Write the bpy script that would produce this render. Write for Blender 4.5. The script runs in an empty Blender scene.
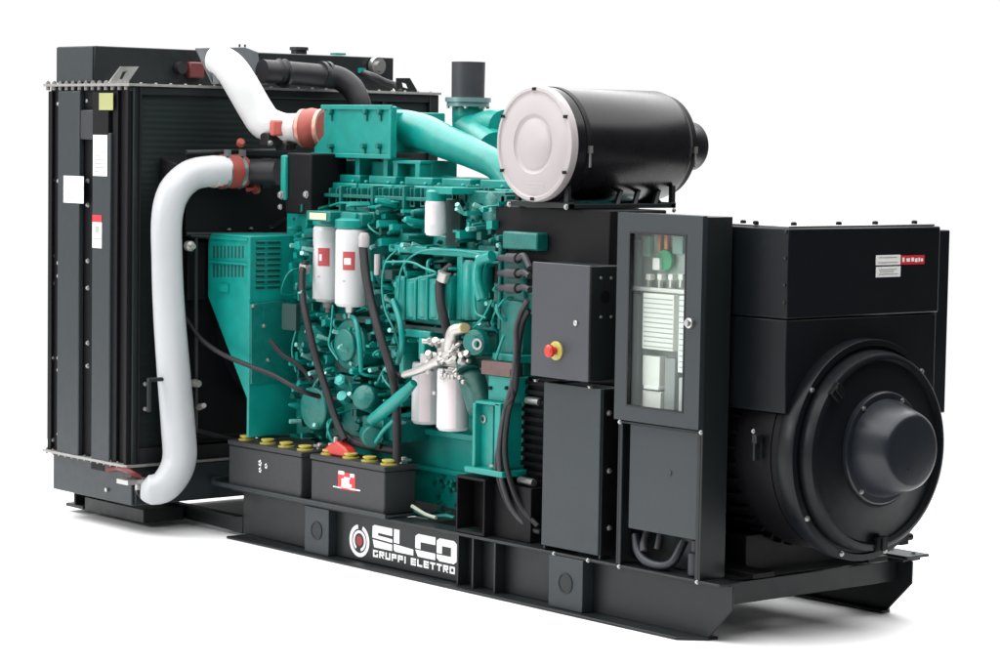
import bpy, bmesh, math, random
from mathutils import Vector, Matrix
random.seed(7)
S = bpy.context.scene
# ---------------------------------------------------------------- camera
F, DIST = 2600.0, 12.0
yaw, pit, rol = math.radians(40.3), math.radians(4.3), math.radians(0.95)
fwd = Vector((-math.cos(yaw)*math.cos(pit), math.sin(yaw)*math.cos(pit), -math.sin(pit)))
rt = fwd.cross(Vector((0, 0, 1))).normalized(); up = rt.cross(fwd)
r2 = rt*math.cos(rol)+up*math.sin(rol); u2 = -rt*math.sin(rol)+up*math.cos(rol)
def ray(px, py): return r2*((px-500)/F) - u2*((py-333)/F) + fwd
CAM = -ray(709, 641)*DIST
cd = bpy.data.cameras.new('camera'); cam = bpy.data.objects.new('camera', cd); S.collection.objects.link(cam)
cd.sensor_width = 36; cd.lens = F*36/1000; cd.clip_end = 500; cd.clip_start = .1
m = Matrix((r2, u2, -fwd)).transposed().to_4x4(); m.translation = CAM; cam.matrix_world = m
S.camera = cam
def at(px, py, x=None, y=None, z=None):
    """the point of a real plane x=, y= or z= that the photograph shows at a pixel (1000 px wide)"""
    d = ray(px, py)
    i, v = (0, x) if x is not None else (1, y) if y is not None else (2, z)
    return CAM + d*((v-CAM[i])/d[i])
# ---------------------------------------------------------------- studio light
w = bpy.data.worlds.new('World'); S.world = w; w.use_nodes = True
nt = w.node_tree; bg = nt.nodes['Background']
tc = nt.nodes.new('ShaderNodeTexCoord'); sp = nt.nodes.new('ShaderNodeSeparateXYZ')
mr = nt.nodes.new('ShaderNodeMapRange'); mr.interpolation_type = 'SMOOTHSTEP'
mr.inputs[1].default_value = -.35; mr.inputs[2].default_value = .32
mr.inputs[3].default_value = 1.04; mr.inputs[4].default_value = .07
nt.links.new(tc.outputs['Generated'], sp.inputs[0]); nt.links.new(sp.outputs[0], mr.inputs[0])
nt.links.new(mr.outputs[0], bg.inputs['Strength']); bg.inputs['Color'].default_value = (1, 1, 1, 1)
def area(name, loc, aim, size, power, col=(1, 1, 1)):
    l = bpy.data.lights.new(name, 'AREA'); l.shape = 'RECTANGLE'; l.size, l.size_y = size; l.energy = power; l.color = col
    o = bpy.data.objects.new(name, l); S.collection.objects.link(o); o.location = loc
    o.rotation_euler = (Vector(aim)-Vector(loc)).to_track_quat('-Z', 'Y').to_euler()
area('top_softbox', (-2.8, 0.8, 6.8), (-2.5, .8, 0), (15, 16), 2950)
area('key_softbox', (-5.6, -9.5, 4.6), (-2.4, 0, 1.1), (3.2, 2.2), 300)
S.view_settings.view_transform = 'Standard'; S.view_settings.look = 'None'; S.view_settings.exposure = 0; S.view_settings.gamma = 1
S.render.engine = 'CYCLES'
# ---------------------------------------------------------------- materials
def mat(name, col, rough=.45, metal=0, var=.12, bump=.15, scale=18, coat=0, spec=.5, vscale=3.0):
    m = bpy.data.materials.new(name); m.use_nodes = True; n = m.node_tree; b = n.nodes['Principled BSDF']; L = n.links.new
    b.inputs['Roughness'].default_value = rough; b.inputs['Metallic'].default_value = metal
    b.inputs['Coat Weight'].default_value = coat; b.inputs['Specular IOR Level'].default_value = spec
    t = n.nodes.new('ShaderNodeTexCoord'); no = n.nodes.new('ShaderNodeTexNoise'); no.inputs['Scale'].default_value = vscale
    no.inputs['Detail'].default_value = 6; L(t.outputs['Object'], no.inputs['Vector'])
    mx = n.nodes.new('ShaderNodeMix'); mx.data_type = 'RGBA'
    mx.inputs[6].default_value = tuple(c*(1-var) for c in col)+(1,); mx.inputs[7].default_value = tuple(min(1, c*(1+var)) for c in col)+(1,)
    L(no.outputs[0], mx.inputs[0]); L(mx.outputs[2], b.inputs['Base Color'])
    mrr = n.nodes.new('ShaderNodeMapRange'); mrr.inputs[3].default_value = max(.02, rough-.08); mrr.inputs[4].default_value = min(1, rough+.1)
    n2 = n.nodes.new('ShaderNodeTexNoise'); n2.inputs['Scale'].default_value = scale; n2.inputs['Detail'].default_value = 5
    L(t.outputs['Object'], n2.inputs['Vector']); L(n2.outputs[0], mrr.inputs[0]); L(mrr.outputs[0], b.inputs['Roughness'])
    if bump:
        bp = n.nodes.new('ShaderNodeBump'); bp.inputs['Strength'].default_value = bump; bp.inputs['Distance'].default_value = .004
        L(n2.outputs[0], bp.inputs['Height']); L(bp.outputs[0], b.inputs['Normal'])
    return m
BLK = mat('black_paint', (.010, .0125, .0135), .40, spec=.32)
GRY = mat('charcoal_paint', (.017, .0235, .027), .42, spec=.42)
DRK = mat('matt_black_paint', (.004, .004, .005), .5, spec=.16)
ALT = mat('alternator_paint', (.005, .0065, .0085), .34, spec=.2)
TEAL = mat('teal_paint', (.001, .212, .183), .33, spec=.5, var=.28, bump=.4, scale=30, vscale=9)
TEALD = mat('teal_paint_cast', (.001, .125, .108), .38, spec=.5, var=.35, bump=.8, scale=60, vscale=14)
WHT = mat('white_paint', (.58, .58, .59), .3, var=.03)
WHTM = mat('white_metal', (.37, .335, .34), .38, var=.04, bump=.05)
PIPE = mat('white_coated_pipe', (.42, .43, .445), .36, var=.07, bump=1.0, scale=9)
SIL = mat('zinc_steel', (.42, .42, .41), .32, metal=.85, var=.15)
ALU = mat('cast_aluminium', (.46, .44, .42), .36, metal=.75, var=.25, bump=.6, scale=60)
RUB = mat('black_rubber', (.010, .009, .011), .5, spec=.35, bump=.2)
RUBG = mat('grey_sleeve', (.028, .027, .032), .55, bump=.3, scale=80)
REDS = mat('red_silicone', (.26, .045, .032), .5, var=.2)
RED = mat('red_plastic', (.48, .03, .02), .35)
YEL = mat('yellow_plastic', (.42, .36, .07), .4)
BAT = mat('battery_plastic', (.025, .026, .028), .5, spec=.4, bump=.3, scale=50)
LAB = mat('label_white', (.82, .82, .80), .5, var=.03, bump=0)
LABR = mat('label_red', (.62, .02, .03), .45, var=.03, bump=0)
LABG = mat('label_grey_print', (.35, .35, .36), .5, var=.05, bump=0)
LABY = mat('label_olive', (.33, .34, .14), .5, bump=0)
BLU = mat('dark_hose', (.008, .011, .018), .45)
GRNP = mat('green_component', (.04, .34, .16), .4)
PLATE = mat('mounting_plate', (.42, .47, .44), .5)
BEI = mat('breaker_plastic', (.80, .77, .72), .5, var=.05)
BRN = mat('oxide_metal', (.10, .055, .05), .45, var=.5, vscale=30)
LETT = mat('white_lettering', (.85, .85, .85), .5, var=.02, bump=0)
# radiator core: fine horizontal tubes and fins
CORE = mat('radiator_core', (.009, .014, .014), .45, bump=0, spec=.25)
n = CORE.node_tree; b = n.nodes['Principled BSDF']
wv = n.nodes.new('ShaderNodeTexWave'); wv.bands_direction = 'Z'; wv.inputs['Scale'].default_value = 9; wv.inputs['Distortion'].default_value = .8; wv.inputs['Detail'].default_value = 3; wv.inputs['Detail Scale'].default_value = .6
n.links.new([q for q in n.nodes if q.type == 'TEX_COORD'][0].outputs['Object'], wv.inputs['Vector'])
bp = n.nodes.new('ShaderNodeBump'); bp.inputs['Distance'].default_value = .01; bp.inputs['Strength'].default_value = .12
n.links.new(wv.outputs[1], bp.inputs['Height']); n.links.new(bp.outputs[0], b.inputs['Normal'])
# thin clear pane
GLS = bpy.data.materials.new('clear_pane'); GLS.use_nodes = True; n = GLS.node_tree
for q in list(n.nodes): n.nodes.remove(q)
o_ = n.nodes.new('ShaderNodeOutputMaterial'); mx = n.nodes.new('ShaderNodeMixShader'); tr = n.nodes.new('ShaderNodeBsdfTransparent'); gl = n.nodes.new('ShaderNodeBsdfGlossy')
tr.inputs[0].default_value = (.93, .96, .95, 1); gl.inputs['Roughness'].default_value = .06
mx.inputs[0].default_value = .05; n.links.new(tr.outputs[0], mx.inputs[1]); n.links.new(gl.outputs[0], mx.inputs[2]); n.links.new(mx.outputs[0], o_.inputs[0])
FLR = mat('white_studio_floor', (.94, .94, .94), .75, var=.004, bump=0)
# ---------------------------------------------------------------- mesh kit
WL = {}                                   # world location of every object
class B:
    def __init__(s): s.b = bmesh.new()
    def box(s, x0, x1, y0, y1, z0, z1):
        v = [s.b.verts.new((x, y, z)) for x in (x0, x1) for y in (y0, y1) for z in (z0, z1)]
        for q in ((0, 1, 3, 2), (4, 6, 7, 5), (0, 4, 5, 1), (2, 3, 7, 6), (0, 2, 6, 4), (1, 5, 7, 3)): s.b.faces.new([v[i] for i in q])
        return s
    def pb(s, a, t, c, d, y, dep):
        """box whose -Y face shows at pixels a,t .. c,d"""
        p = at(a, (t+d)/2, y=y); q = at(c, (t+d)/2, y=y); m_ = (a+c)/2
        z1 = at(m_, t, y=y).z; z0 = at(m_, d, y=y).z
        return s.box(p.x, q.x, y, y+dep, z0, z1)
    def px(s, a, t, c, d, x, dep):
        """box whose +X face shows at pixels"""
        p = at(a, (t+d)/2, x=x); q = at(c, (t+d)/2, x=x); m_ = (a+c)/2
        return s.box(x-dep, x, p.y, q.y, at(m_, d, x=x).z, at(m_, t, x=x).z)
    def prism(s, pts, off):
        off = Vector(off); a = [s.b.verts.new(p) for p in pts]; c = [s.b.verts.new(Vector(p)+off) for p in pts]; k = len(pts)
        s.b.faces.new(a); s.b.faces.new(c[::-1])
        for i in range(k): s.b.faces.new((a[i], c[i], c[(i+1) % k], a[(i+1) % k]))
        return s
    def lathe(s, o, d, prof, n=32, caps=True, squash=None):
        o = Vector(o); d = Vector(d).normalized(); u = d.orthogonal().normalized(); w_ = d.cross(u); rings = []
        for t, r in prof:
            rings.append([s.b.verts.new(o+d*t+(u*math.cos(2*math.pi*i/n)+w_*math.sin(2*math.pi*i/n))*r) for i in range(n)])
        for A, C in zip(rings, rings[1:]):
            for i in range(n): s.b.faces.new((A[i], A[(i+1) % n], C[(i+1) % n], C[i]))
        if caps: s.b.faces.new(rings[0][::-1]); s.b.faces.new(rings[-1])
        return s
    def cyl(s, a, c, r, r_=None, n=20):
        a = Vector(a); c = Vector(c); return s.lathe(a, c-a, [(0, r), ((c-a).length, r if r_ is None else r_)], n)
    def tube(s, pts, r, n=12, sub=6):
        P = [Vector(p) for p in pts]; R = r if isinstance(r, (list, tuple)) else [r]*len(P); Q = []; RR = []
        if len(P) > 2:
            E_ = [P[0]*2-P[1]]+P+[P[-1]*2-P[-2]]
            for i in range(1, len(E_)-2):
                for k in range(sub):
                    t = k/sub; p0, p1, p2, p3 = E_[i-1:i+3]
                    Q.append(.5*((2*p1)+(p2-p0)*t+(2*p0-5*p1+4*p2-p3)*t*t+(3*p1-p0-3*p2+p3)*t**3)); RR.append(R[i-1]*(1-t)+R[i]*t)
            Q.append(P[-1]); RR.append(R[-1])
        else: Q, RR = P, R
        T = [(Q[min(i+1, len(Q)-1)]-Q[max(i-1, 0)]).normalized() for i in range(len(Q))]
        u = T[0].orthogonal().normalized(); rings = []
        for q, t, rr in zip(Q, T, RR):
            u = (u-t*u.dot(t)).normalized(); w_ = t.cross(u)
            rings.append([s.b.verts.new(q+(u*math.cos(2*math.pi*i/n)+w_*math.sin(2*math.pi*i/n))*rr) for i in range(n)])
        for A, C in zip(rings, rings[1:]):
            for i in range(n): s.b.faces.new((A[i], A[(i+1) % n], C[(i+1) % n], C[i]))
        s.b.faces.new(rings[0][::-1]); s.b.faces.new(rings[-1]); return s
    def make(s, name, mt, parent=None, bevel=0, seg=2, angle=35):
        bmesh.ops.recalc_face_normals(s.b, faces=s.b.faces)
        c = [v.co for v in s.b.verts]
        ctr = Vector([(min(q[i] for q in c)+max(q[i] for q in c))/2 for i in range(3)])
        for v in s.b.verts: v.co -= ctr
        me = bpy.data.meshes.new(name); s.b.to_mesh(me); s.b.free()
        for f_ in me.polygons: f_.use_smooth = True
        me.set_sharp_from_angle(angle=math.radians(angle)); me.materials.append(mt)
        return link(name, me, ctr, parent, bevel, seg)
def split(b_, name, mt, parent, bevel=0):
    """one object for every separate piece"""
    bm = b_.b; left = set(bm.verts); out = []
    while left:
        st = [next(iter(left))]; isl = set(st)
        while st:
            v = st.pop()
            for e in v.link_edges:
                u = e.other_vert(v)
                if u not in isl: isl.add(u); st.append(u)
        left -= isl; n_ = B(); mp = {v: n_.b.verts.new(v.co) for v in sorted(isl, key=lambda v: v.index)}
        for f_ in {f for v in isl for f in v.link_faces}: n_.b.faces.new([mp[v] for v in f_.verts])
        out.append(n_.make(name, mt, parent, bevel))
    bm.free(); return out
def link(name, me, ctr, parent, bevel=0, seg=2):
    o = bpy.data.objects.new(name, me); S.collection.objects.link(o); WL[o] = Vector(ctr)
    if parent: o.parent = parent; o.location = WL[o]-WL[parent]
    else: o.location = ctr
    if bevel:
        mo = o.modifiers.new('bevel', 'BEVEL'); mo.width = bevel; mo.segments = seg; mo.limit_method = 'ANGLE'; mo.angle_limit = math.radians(40)
        mo.harden_normals = False
    return o
def thing(name, loc, label, cat, group=None):
    o = bpy.data.objects.new(name, None); S.collection.objects.link(o); o.location = loc; WL[o] = Vector(loc)
    o['label'] = label; o['category'] = cat
    if group: o['group'] = group
    return o
_bb = B(); _bb.lathe((0, 0, 0), (0, 0, 1), [(0, 1.5), (.25, 1.5), (.26, 1.0), (1.1, 1.0), (1.2, .8)], 6)
_m = bpy.data.meshes.new('bolt'); bmesh.ops.recalc_face_normals(_bb.b, faces=_bb.b.faces); _bb.b.to_mesh(_m); _m.materials.append(SIL)
def bolt(p, d, r, parent):
    o = bpy.data.objects.new('bolt', _m); S.collection.objects.link(o); o.parent = parent
    o.location = Vector(p)-WL[parent]; o.rotation_euler = Vector(d).to_track_quat('Z', 'Y').to_euler(); o.scale = (r*.86, r*.86, r*.8)
    return o
def text(s, name, mt, parent, o, ux, uz, h, width=None, ext=.001):
    """lettering as a thin mesh: o lower left, ux/uz directions in the surface"""
    cu = bpy.data.curves.new('t', 'FONT'); cu.body = s; cu.size = 1; cu.extrude = 0; cu.offset = .02
    t = bpy.data.objects.new('t', cu); S.collection.objects.link(t)
    me = bpy.data.meshes.new_from_object(t.evaluated_get(bpy.context.evaluated_depsgraph_get())); bpy.data.objects.remove(t)
    xs = [v.co.x for v in me.vertices]; ys = [v.co.y for v in me.vertices]; X0, X1, Y0, Y1 = min(xs), max(xs), min(ys), max(ys)
    k = h/(Y1-Y0); kx = (width/(X1-X0)) if width else k
    ux = Vector(ux).normalized(); uz = Vector(uz).normalized(); nn = ux.cross(uz)
    bm = bmesh.new(); bm.from_mesh(me); fs = bm.faces[:]
    for v in bm.verts: v.co = Vector(o)+ux*(v.co.x-X0)*kx+uz*(v.co.y-Y0)*k
    r = bmesh.ops.extrude_face_region(bm, geom=fs)
    for v in [g for g in r['geom'] if isinstance(g, bmesh.types.BMVert)]: v.co += nn*ext
    q = B(); q.b.free(); q.b = bm
    return q.make(name, mt, parent)
# ================================================================ setting
fl = B(); fl.box(-8.5, 1.9, -4.5, 5.2, -.05, 0)
o = fl.make('floor', FLR); o['kind'] = 'structure'
# ================================================================ generator set
G = thing('generator_set', (-2.2, .625, 0), 'large open diesel generator set with teal engine, black radiator and alternator on black skid', 'generator')
YF = -.07                                  # outer face of the skid flanges, cabinets stand flush with it
# ---- skid
sk = B()
for s_, w0 in ((-1, 0.0), (1, 1.25)):
    yo = w0+s_*.07
    pts = [(-3.77, w0, .02), (-.01, w0, .012), (.145, w0, .165), (.145, w0, .275), (-3.77, w0, .275)]
    sk.prism(pts, (0, -s_*.012, 0))                                                      # web
    a, c = sorted((w0-s_*.06, w0+s_*.07)); sk.box(-3.79, .13, a, c, .272, .287)          # top flange
    a, c = sorted((w0-s_*.06, w0+s_*.115))
    sk.prism([(-3.77, a if s_ > 0 else c, 0.001), (-3.77, c if s_ > 0 else a, .001), (-.10, c if s_ > 0 else a, .001), (.0, w0, .001), (0, a if s_ > 0 else c, .001)], (0, 0, .014))
    # lower channel that carries the radiator
    sk.prism([(-5.2, w0, .13), (-5.05, w0, .045), (-4.5, w0, .035), (-3.775, w0, .018), (-3.775, w0, .115), (-5.2, w0, .115)], (0, -s_*.012, 0))
    a, c = sorted((w0-s_*.012, w0+s_*.05)); sk.box(-5.2, -3.79, a, c, .115, .123)
for x0, x1 in ((.02, .05), (-1.25, -1.15), (-2.3, -2.2), (-3.6, -3.5), (-5.1, -5.0)):
    z0, z1 = (.165, .27) if x1 > -4 else (.05, .11)
    sk.box(x0, x1, .012, 1.238, z0, z1)
sk.box(-.25, -.13, .03, 1.22, .235, .289)
SK = sk.make('base_frame', BLK, G, .004)
for a, c in ((at(305, 530, y=YF).x, at(329, 530, y=YF).x), (at(549, 580, y=YF).x, at(583, 580, y=YF).x)):
    for s_, w0 in ((-1, 0.0), (1, 1.25)):
        q = B(); y0, y1 = sorted((w0, w0+s_*.073)); q.box(a, c, y0, y1, .016, .2715)
        L_ = q.make('lifting_pocket', GRY, SK, .003)
        if s_ < 0:
            cx = (a+c)/2
            q = B(); q.lathe((cx, -.0732, .145), (0, -1, 0), [(0, .052), (.004, .052), (.004, .043), (-.01, .040)], 28, caps=False)
            q.make('hole_rim', BLK, SK)
            q = B(); q.lathe((cx, -.0745, .145), (0, -1, 0), [(0, .040), (.0005, .040)], 28).make('lifting_hole', BLK, SK)
# stiffener plates in the web beside the logo
for px_ in (460, 475, 497):
    X = at(px_, 560, y=-.05).x
    q = B(); q.box(X-.006, X+.006, -.066, -.001, .016, .271).make('stiffener', BLK, SK)
X0, X1 = at(331, 540, y=-.02).x, at(457.5, 560, y=-.02).x
q = B(); q.box(X0, X1, -.02, -.004, .02, .268); LP = q.make('logo_plate', BLK, SK, .002)
def poly(b_, cx0, cx1, z0, z1, pts, yy=-.0205, t=.0015):   # pts in 0..1 box
    b_.prism([(cx0+(cx1-cx0)*u, yy, z0+(z1-z0)*v) for u, v in pts], (0, -t, 0))
def LX(px_): return at(px_, 550, y=-.02).x
# emblem: two broken white rings with a red disc
ex = LX(359.5); ez = .125
def arc(b_, cx, cz, ri, ro, a0, a1, n=20, yy=-.0205, t=.0015):
    for i in range(n):
        A = math.radians(a0+(a1-a0)*i/n); C_ = math.radians(a0+(a1-a0)*(i+1)/n)
        b_.prism([(cx+ri*math.cos(A), yy, cz+ri*math.sin(A)), (cx+ro*math.cos(A), yy, cz+ro*math.sin(A)), (cx+ro*math.cos(C_), yy, cz+ro*math.sin(C_)), (cx+ri*math.cos(C_), yy, cz+ri*math.sin(C_))], (0, -t, 0))
q = B(); arc(q, ex, ez, .066, .088, 100, 110+320, 26); arc(q, ex, ez, .042, .057, -75, 235, 22); split(q, 'emblem_ring', LETT, SK)
q = B(); q.lathe((ex, -.0205, ez), (0, -1, 0), [(0, .028), (.0015, .028)], 24).make('emblem_disc', mat('dark_red_print', (.28, .02, .03), .5), SK)
# letters E L C O of the word mark
zl0, zl1 = .108, .228
b_ = B()
for (p0, p1), shapes in (((372.5, 392.3), [[(0, .42), (1, .36), (1, .52), (.28, .56), (.28, .68), (1, .66), (1, 1), (.1, 1), (0, .93)], [(.02, .34), (.1, 0), (1, 0), (1, .28)]]),
                         ((394, 413.5), [[(0, .40), (.28, .38), (.28, 1), (0, 1)], [(0, .33), (0, .06), (.08, 0), (1, 0), (1, .26)]]),
                         ((415.5, 435.5), [[(0, .36), (.26, .34), (.26, .66), (1, .66), (1, 1), (.14, 1), (0, .88)], [(0, .29), (.14, 0), (1, 0), (1, .28)]])):
    for sh in shapes: poly(b_, LX(p0), LX(p1), zl0, zl1, sh)
a, c = LX(437), LX(457)
for sh in ([(.14, 0), (.86, 0), (1, .12), (1, .28), (0, .28), (0, .12)], [(0, .68), (1, .68), (1, .88), (.86, 1), (.14, 1), (0, .88)], [(0, .34), (.26, .34), (.26, .679), (0, .679)], [(.72, .281), (1, .281), (1, .679), (.72, .679)]):
    poly(b_, a, c, zl0, zl1, sh)
split(b_, 'letter', LETT, SK)
# second line in square strokes
ST_ = {'G': 'tlbMr', 'R': 'tlmRdx', 'U': 'lbR', 'P': 'tlmr', 'I': 'c', 'E': 'tlmb', 'L': 'lb', 'T': 'tc', 'O': 'tlbR', ' ': ''}
x0_, x1_ = LX(373), LX(456.5); wd = (x1_-x0_)/13.05; cur_ = x0_
for i, ch in enumerate('GRUPPI ELETTRO'):
    adv = wd*(.5 if ch == 'I' else .55 if ch == ' ' else 1); u0, u1 = cur_+wd*.06, cur_+adv-wd*.16; cur_ += adv; th = .0105; q = B(); z0_, z1_ = .056, .094; zm = (z0_+z1_)/2
    seg_ = ST_[ch]; Y_ = (-.0221, -.0205)
    if 't' in seg_: q.box(u0, u1, *Y_, z1_-th, z1_)
    if 'b' in seg_: q.box(u0, u1, *Y_, z0_, z0_+th)
    if 'm' in seg_: q.box(u0+th, u1-(0 if ch == 'E' else 0), *Y_, zm-th*.4, zm+th*.4)
    lo, hi = (z0_+(th if 'b' in seg_ else 0), z1_-(th if 't' in seg_ else 0))
    if 'l' in seg_: q.box(u0, u0+th, *Y_, lo, hi)
    if 'R' in seg_: q.box(u1-th, u1, *Y_, lo if ch != 'R' else zm+th*.4, hi)
    if 'r' in seg_ and ch == 'P': q.box(u1-th, u1, *Y_, zm+th*.4, hi)
    if 'M' in seg_: q.box(u1-th, u1, *Y_, lo, zm)
    if 'x' in seg_: q.prism([(u0+wd*.3, -.0205, zm-th*.4), (u0+wd*.3+th, -.0205, zm-th*.4), (u1, -.0205, z0_), (u1-th, -.0205, z0_)], (0, -.0016, 0))
    if 'c' in seg_: uc = (u0+u1)/2; q.box(uc-th/2, uc+th/2, *Y_, z0_, hi)
    if seg_: q.make('letter', LETT, SK)
    else: q.b.free()
# battery tray
q = B(); q.box(-3.95, -2.32, -.10, .27, .289, .299); q.box(-3.95, -2.32, -.10, -.088, .299, .312)
q.box(-3.95, -3.938, -.088, .27, .299, .33); q.box(-4.18, -3.952, .05, .12, .25, .298); q.make('battery_tray', GRY, SK, .002)
# far foot plate
q = B(); q.box(-.12, .15, 1.20, 1.36, .288, .302).make('foot_plate', GRY, SK, .003)
for x, y in ((.1, 1.30), (-.05, 1.31)): bolt((x, y, .302), (0, 0, 1), .012, SK)
for px_, py_ in ((619, 566), (554, 548), (588, 557), (697, 580)): p = at(px_, py_, y=YF-.001); bolt((p.x, YF, .279), (0, -1, 0), .009, SK)
q = B()
q.box(-5.0, -4.35, -.30, -.02, .03, .11); q.box(-5.0, -4.35, 1.27, 1.55, .03, .11)
for y0, y1 in ((-.30, .0), (1.25, 1.55)):
    q.box(-5.22, -5.02, y0, y1, .03, .05); q.box(-5.22, -5.02, y0, y1, .145, .157); q.box(-5.13, -5.11, y0, y1, .05, .145)
split(q, 'radiator_outrigger', BLK, SK, .003)

# ---- radiator
RX0, RX1, RY0, RY1, RZ0, RZ1 = -5.10, -4.19, -.483, 1.73, .39, 2.56
q = B(); q.box(RX0+.02, RX1-.03, RY0+.05, RY1-.05, RZ0, RZ1-.01); RAD = q.make('radiator', CORE, G, .004)
q = B()   # +X face frame
for y0, y1 in ((RY0, RY0+.045), (RY1-.07, RY1)): q.box(RX1-.05, RX1, y0, y1, RZ0, RZ1-.004)
q.box(RX1-.03, RX1-.004, RY0+.045, RY1-.07, RZ0, RZ0+.1); q.box(RX1-.03, RX1-.004, RY0+.045, RY1-.07, RZ1-.05, RZ1-.004)
q.box(RX1-.03, RX1-.012, 1.30, 1.33, RZ0+.1, RZ1-.05)
split(q, 'core_frame', BLK, RAD, .004)
def SX(px_): return at(px_, 260, y=RY0).x
q = B(); q.box(RX0, RX1-.052, RY0, RY0+.04, RZ0, RZ1-.004); q.make('side_plate', DRK, RAD, .003)
for a, c, t in ((62.5, 84, 0), (97, 115, .0)):
    q = B(); z1 = RZ1-.03; q.box(SX(a), SX(c), RY0-.035, RY0-.001, RZ0+.005, z1 if a < 90 else z1-.24)
    if a < 90: q.box(SX(84), SX(97), RY0-.030, RY0-.001, 2.25, 2.42)
    q.make('side_channel', GRY, RAD, .006)
q = B(); q.box(SX(115), SX(120), RY0-.02, RY0-.001, RZ0+.01, RZ1-.03); q.box(SX(129), SX(131.5), RY0-.03, RY0-.001, RZ0+.01, RZ1-.03); q.box(SX(50.3), SX(54), RY0-.018, RY0-.001, RZ0+.01, RZ1-.03)
q.box(SX(60.5), SX(62), RY0-.02, RY0-.001, RZ0+.01, RZ1-.03)
q.box(RX1+.001, RX1+.022, RY0+.032, RY0+.04, RZ0+.02, RZ1-.01)
split(q, 'corner_angle', DRK, RAD, .003)
for px_, ys in ((53, (98, 180, 256, 283, 358, 440)), (59, (104, 181, 263, 276, 358, 370, 434)), (88, (101, 181, 205, 261, 288, 343, 366)), (117, (101, 119, 182, 263, 291, 372, 434, 452))):
    for y_ in ys:
        p = at(px_, y_, y=RY0); bolt((p.x, RY0, p.z), (0, -1, 0), .0125, RAD)
for px_, y_ in ((145, 384), (145, 409), (157, 234), (188, 233)): p = at(px_, y_, x=RX1); bolt(p, (1, 0, 0), .011, RAD)
# flange with its row of bolts (top and bottom)
for zz in (RZ1, RZ0):
    q = B(); q.box(RX0-.02, RX1+.012, RY0-.04, RY1+.01, zz-.003, zz+.012)
    k = 0
    x = RX0
    kk = 1 if zz > 1 else .55
    while x < RX1:
        q.lathe((x, RY0-.02, zz+.012), (0, 0, 1), [(0, .014*kk), (.010*kk, .014*kk), (.011*kk, .008*kk), (.018*kk, .008*kk)], 6); q.lathe((x, RY0-.02, zz-.003), (0, 0, -1), [(0, .013*kk), (.022*kk, .013*kk)], 6)
        x += .072
    y = RY0+.05
    while y < RY1 and zz > 1:
        q.lathe((RX1-.005, y, zz+.012), (0, 0, 1), [(0, .009), (.007, .007)], 6); y += .1
    q.make('bolted_flange', mat('worn_flange', (.30, .29, .28), .4, metal=.4, var=.4, vscale=30), RAD)
# header tank
HT = B(); HT.box(-5.02, -4.6, -.49, 1.69, 2.575, 2.79); HT = HT.make('header_tank', BLK, RAD, .006)
q = B(); q.box(-5.01, -4.61, -.50, -.491, 2.58, 2.785).make('tank_end_plate', GRY, HT, .002)
q = B(); q.lathe((-4.8, 1.1, 2.79), (0, 0, 1), [(0, .05), (.03, .05), (.031, .06), (.05, .058)], 20).make('filler_cap', BLK, HT)
q = B()
for y in (.62, .66): q.cyl((-4.75, y, 2.79), (-4.75, y, 2.84), .006)
split(q, 'vent_pipe', BLK, HT)
def plate_prism(pxs, x=None, y=None, off=(0, 0, 0)): return [at(a_, c_, x=x, y=y) for a_, c_ in pxs]
# perforated lifting brackets on the flange
q = B()
P_ = [at(a_, c_, x=-4.45) for a_, c_ in ((108, 84), (121, 66.5), (139, 66.5), (127, 84))]
Hh = [at(a_, c_, x=-4.45) for a_, c_ in ((119.5, 79), (122.5, 72), (127.5, 70.5), (123.5, 79))]
for i in range(4):
    j = (i+1) % 4; q.prism([P_[i], P_[j], Hh[j], Hh[i]], (-.012, 0, 0))
q.make('lifting_bracket', SIL, RAD)
q = B(); P_ = [at(a_, c_, x=-4.25) for a_, c_ in ((397, 78), (410, 78), (419, 93.5), (397, 93))]; Hh = [at(a_, c_, x=-4.25) for a_, c_ in ((402, 82), (407, 84), (409, 89), (403, 87))]
for i in range(4):
    j = (i+1) % 4; q.prism([P_[i], P_[j], Hh[j], Hh[i]], (-.012, 0, 0))
q.make('lifting_bracket', BLK, RAD)
q = B(); q.prism([at(a_, c_, x=-4.22) for a_, c_ in ((196, 48), (245, 47), (258, 52), (262, 84), (213, 84))], (-.015, 0, 0))
q.prism([at(a_, c_, x=-4.2) for a_, c_ in ((212, 74), (258, 76), (262, 84.5), (213, 84))], (.06, 0, 0))
q.make('pipe_bracket', mat('grey_bracket', (.16, .17, .18), .4, metal=.3), RAD, .003)
bolt(at(212, 59, x=-4.21), (1, 0, 0), .014, RAD); bolt(at(222, 72, x=-4.21), (1, 0, 0), .012, RAD)
q = B(); q.lathe(at(178, 68, x=-4.595), (1, 0, 0), [(0, .035), (.05, .035)], 18); q.make('tank_port', RUB, HT)
q = B(); q.px(190, 62, 205, 78, -4.55, .05); q.make('port_cover', mat('dark_red', (.10, .015, .015), .5), HT, .01)
q = B(); q.lathe(at(375, 66, x=-4.59), (1, 0, 0), [(0, .055), (.04, .055), (.04, .03), (.06, .03)], 20); q.make('sight_glass', SIL, HT)
q = B(); q.tube([at(360, 72, x=-4.55), at(372, 76, x=-4.4), at(385, 82, x=-4.35), at(396, 86, x=-4.3), at(400, 93, x=-4.25)], .022); q.make('vent_hose', RUB, HT)
q = B(); q.px(336, 53, 346, 55, -4.6, .06); q.px(361, 68, 366, 73, -4.5, .03); split(q, 'sensor', TEAL, HT)
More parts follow.
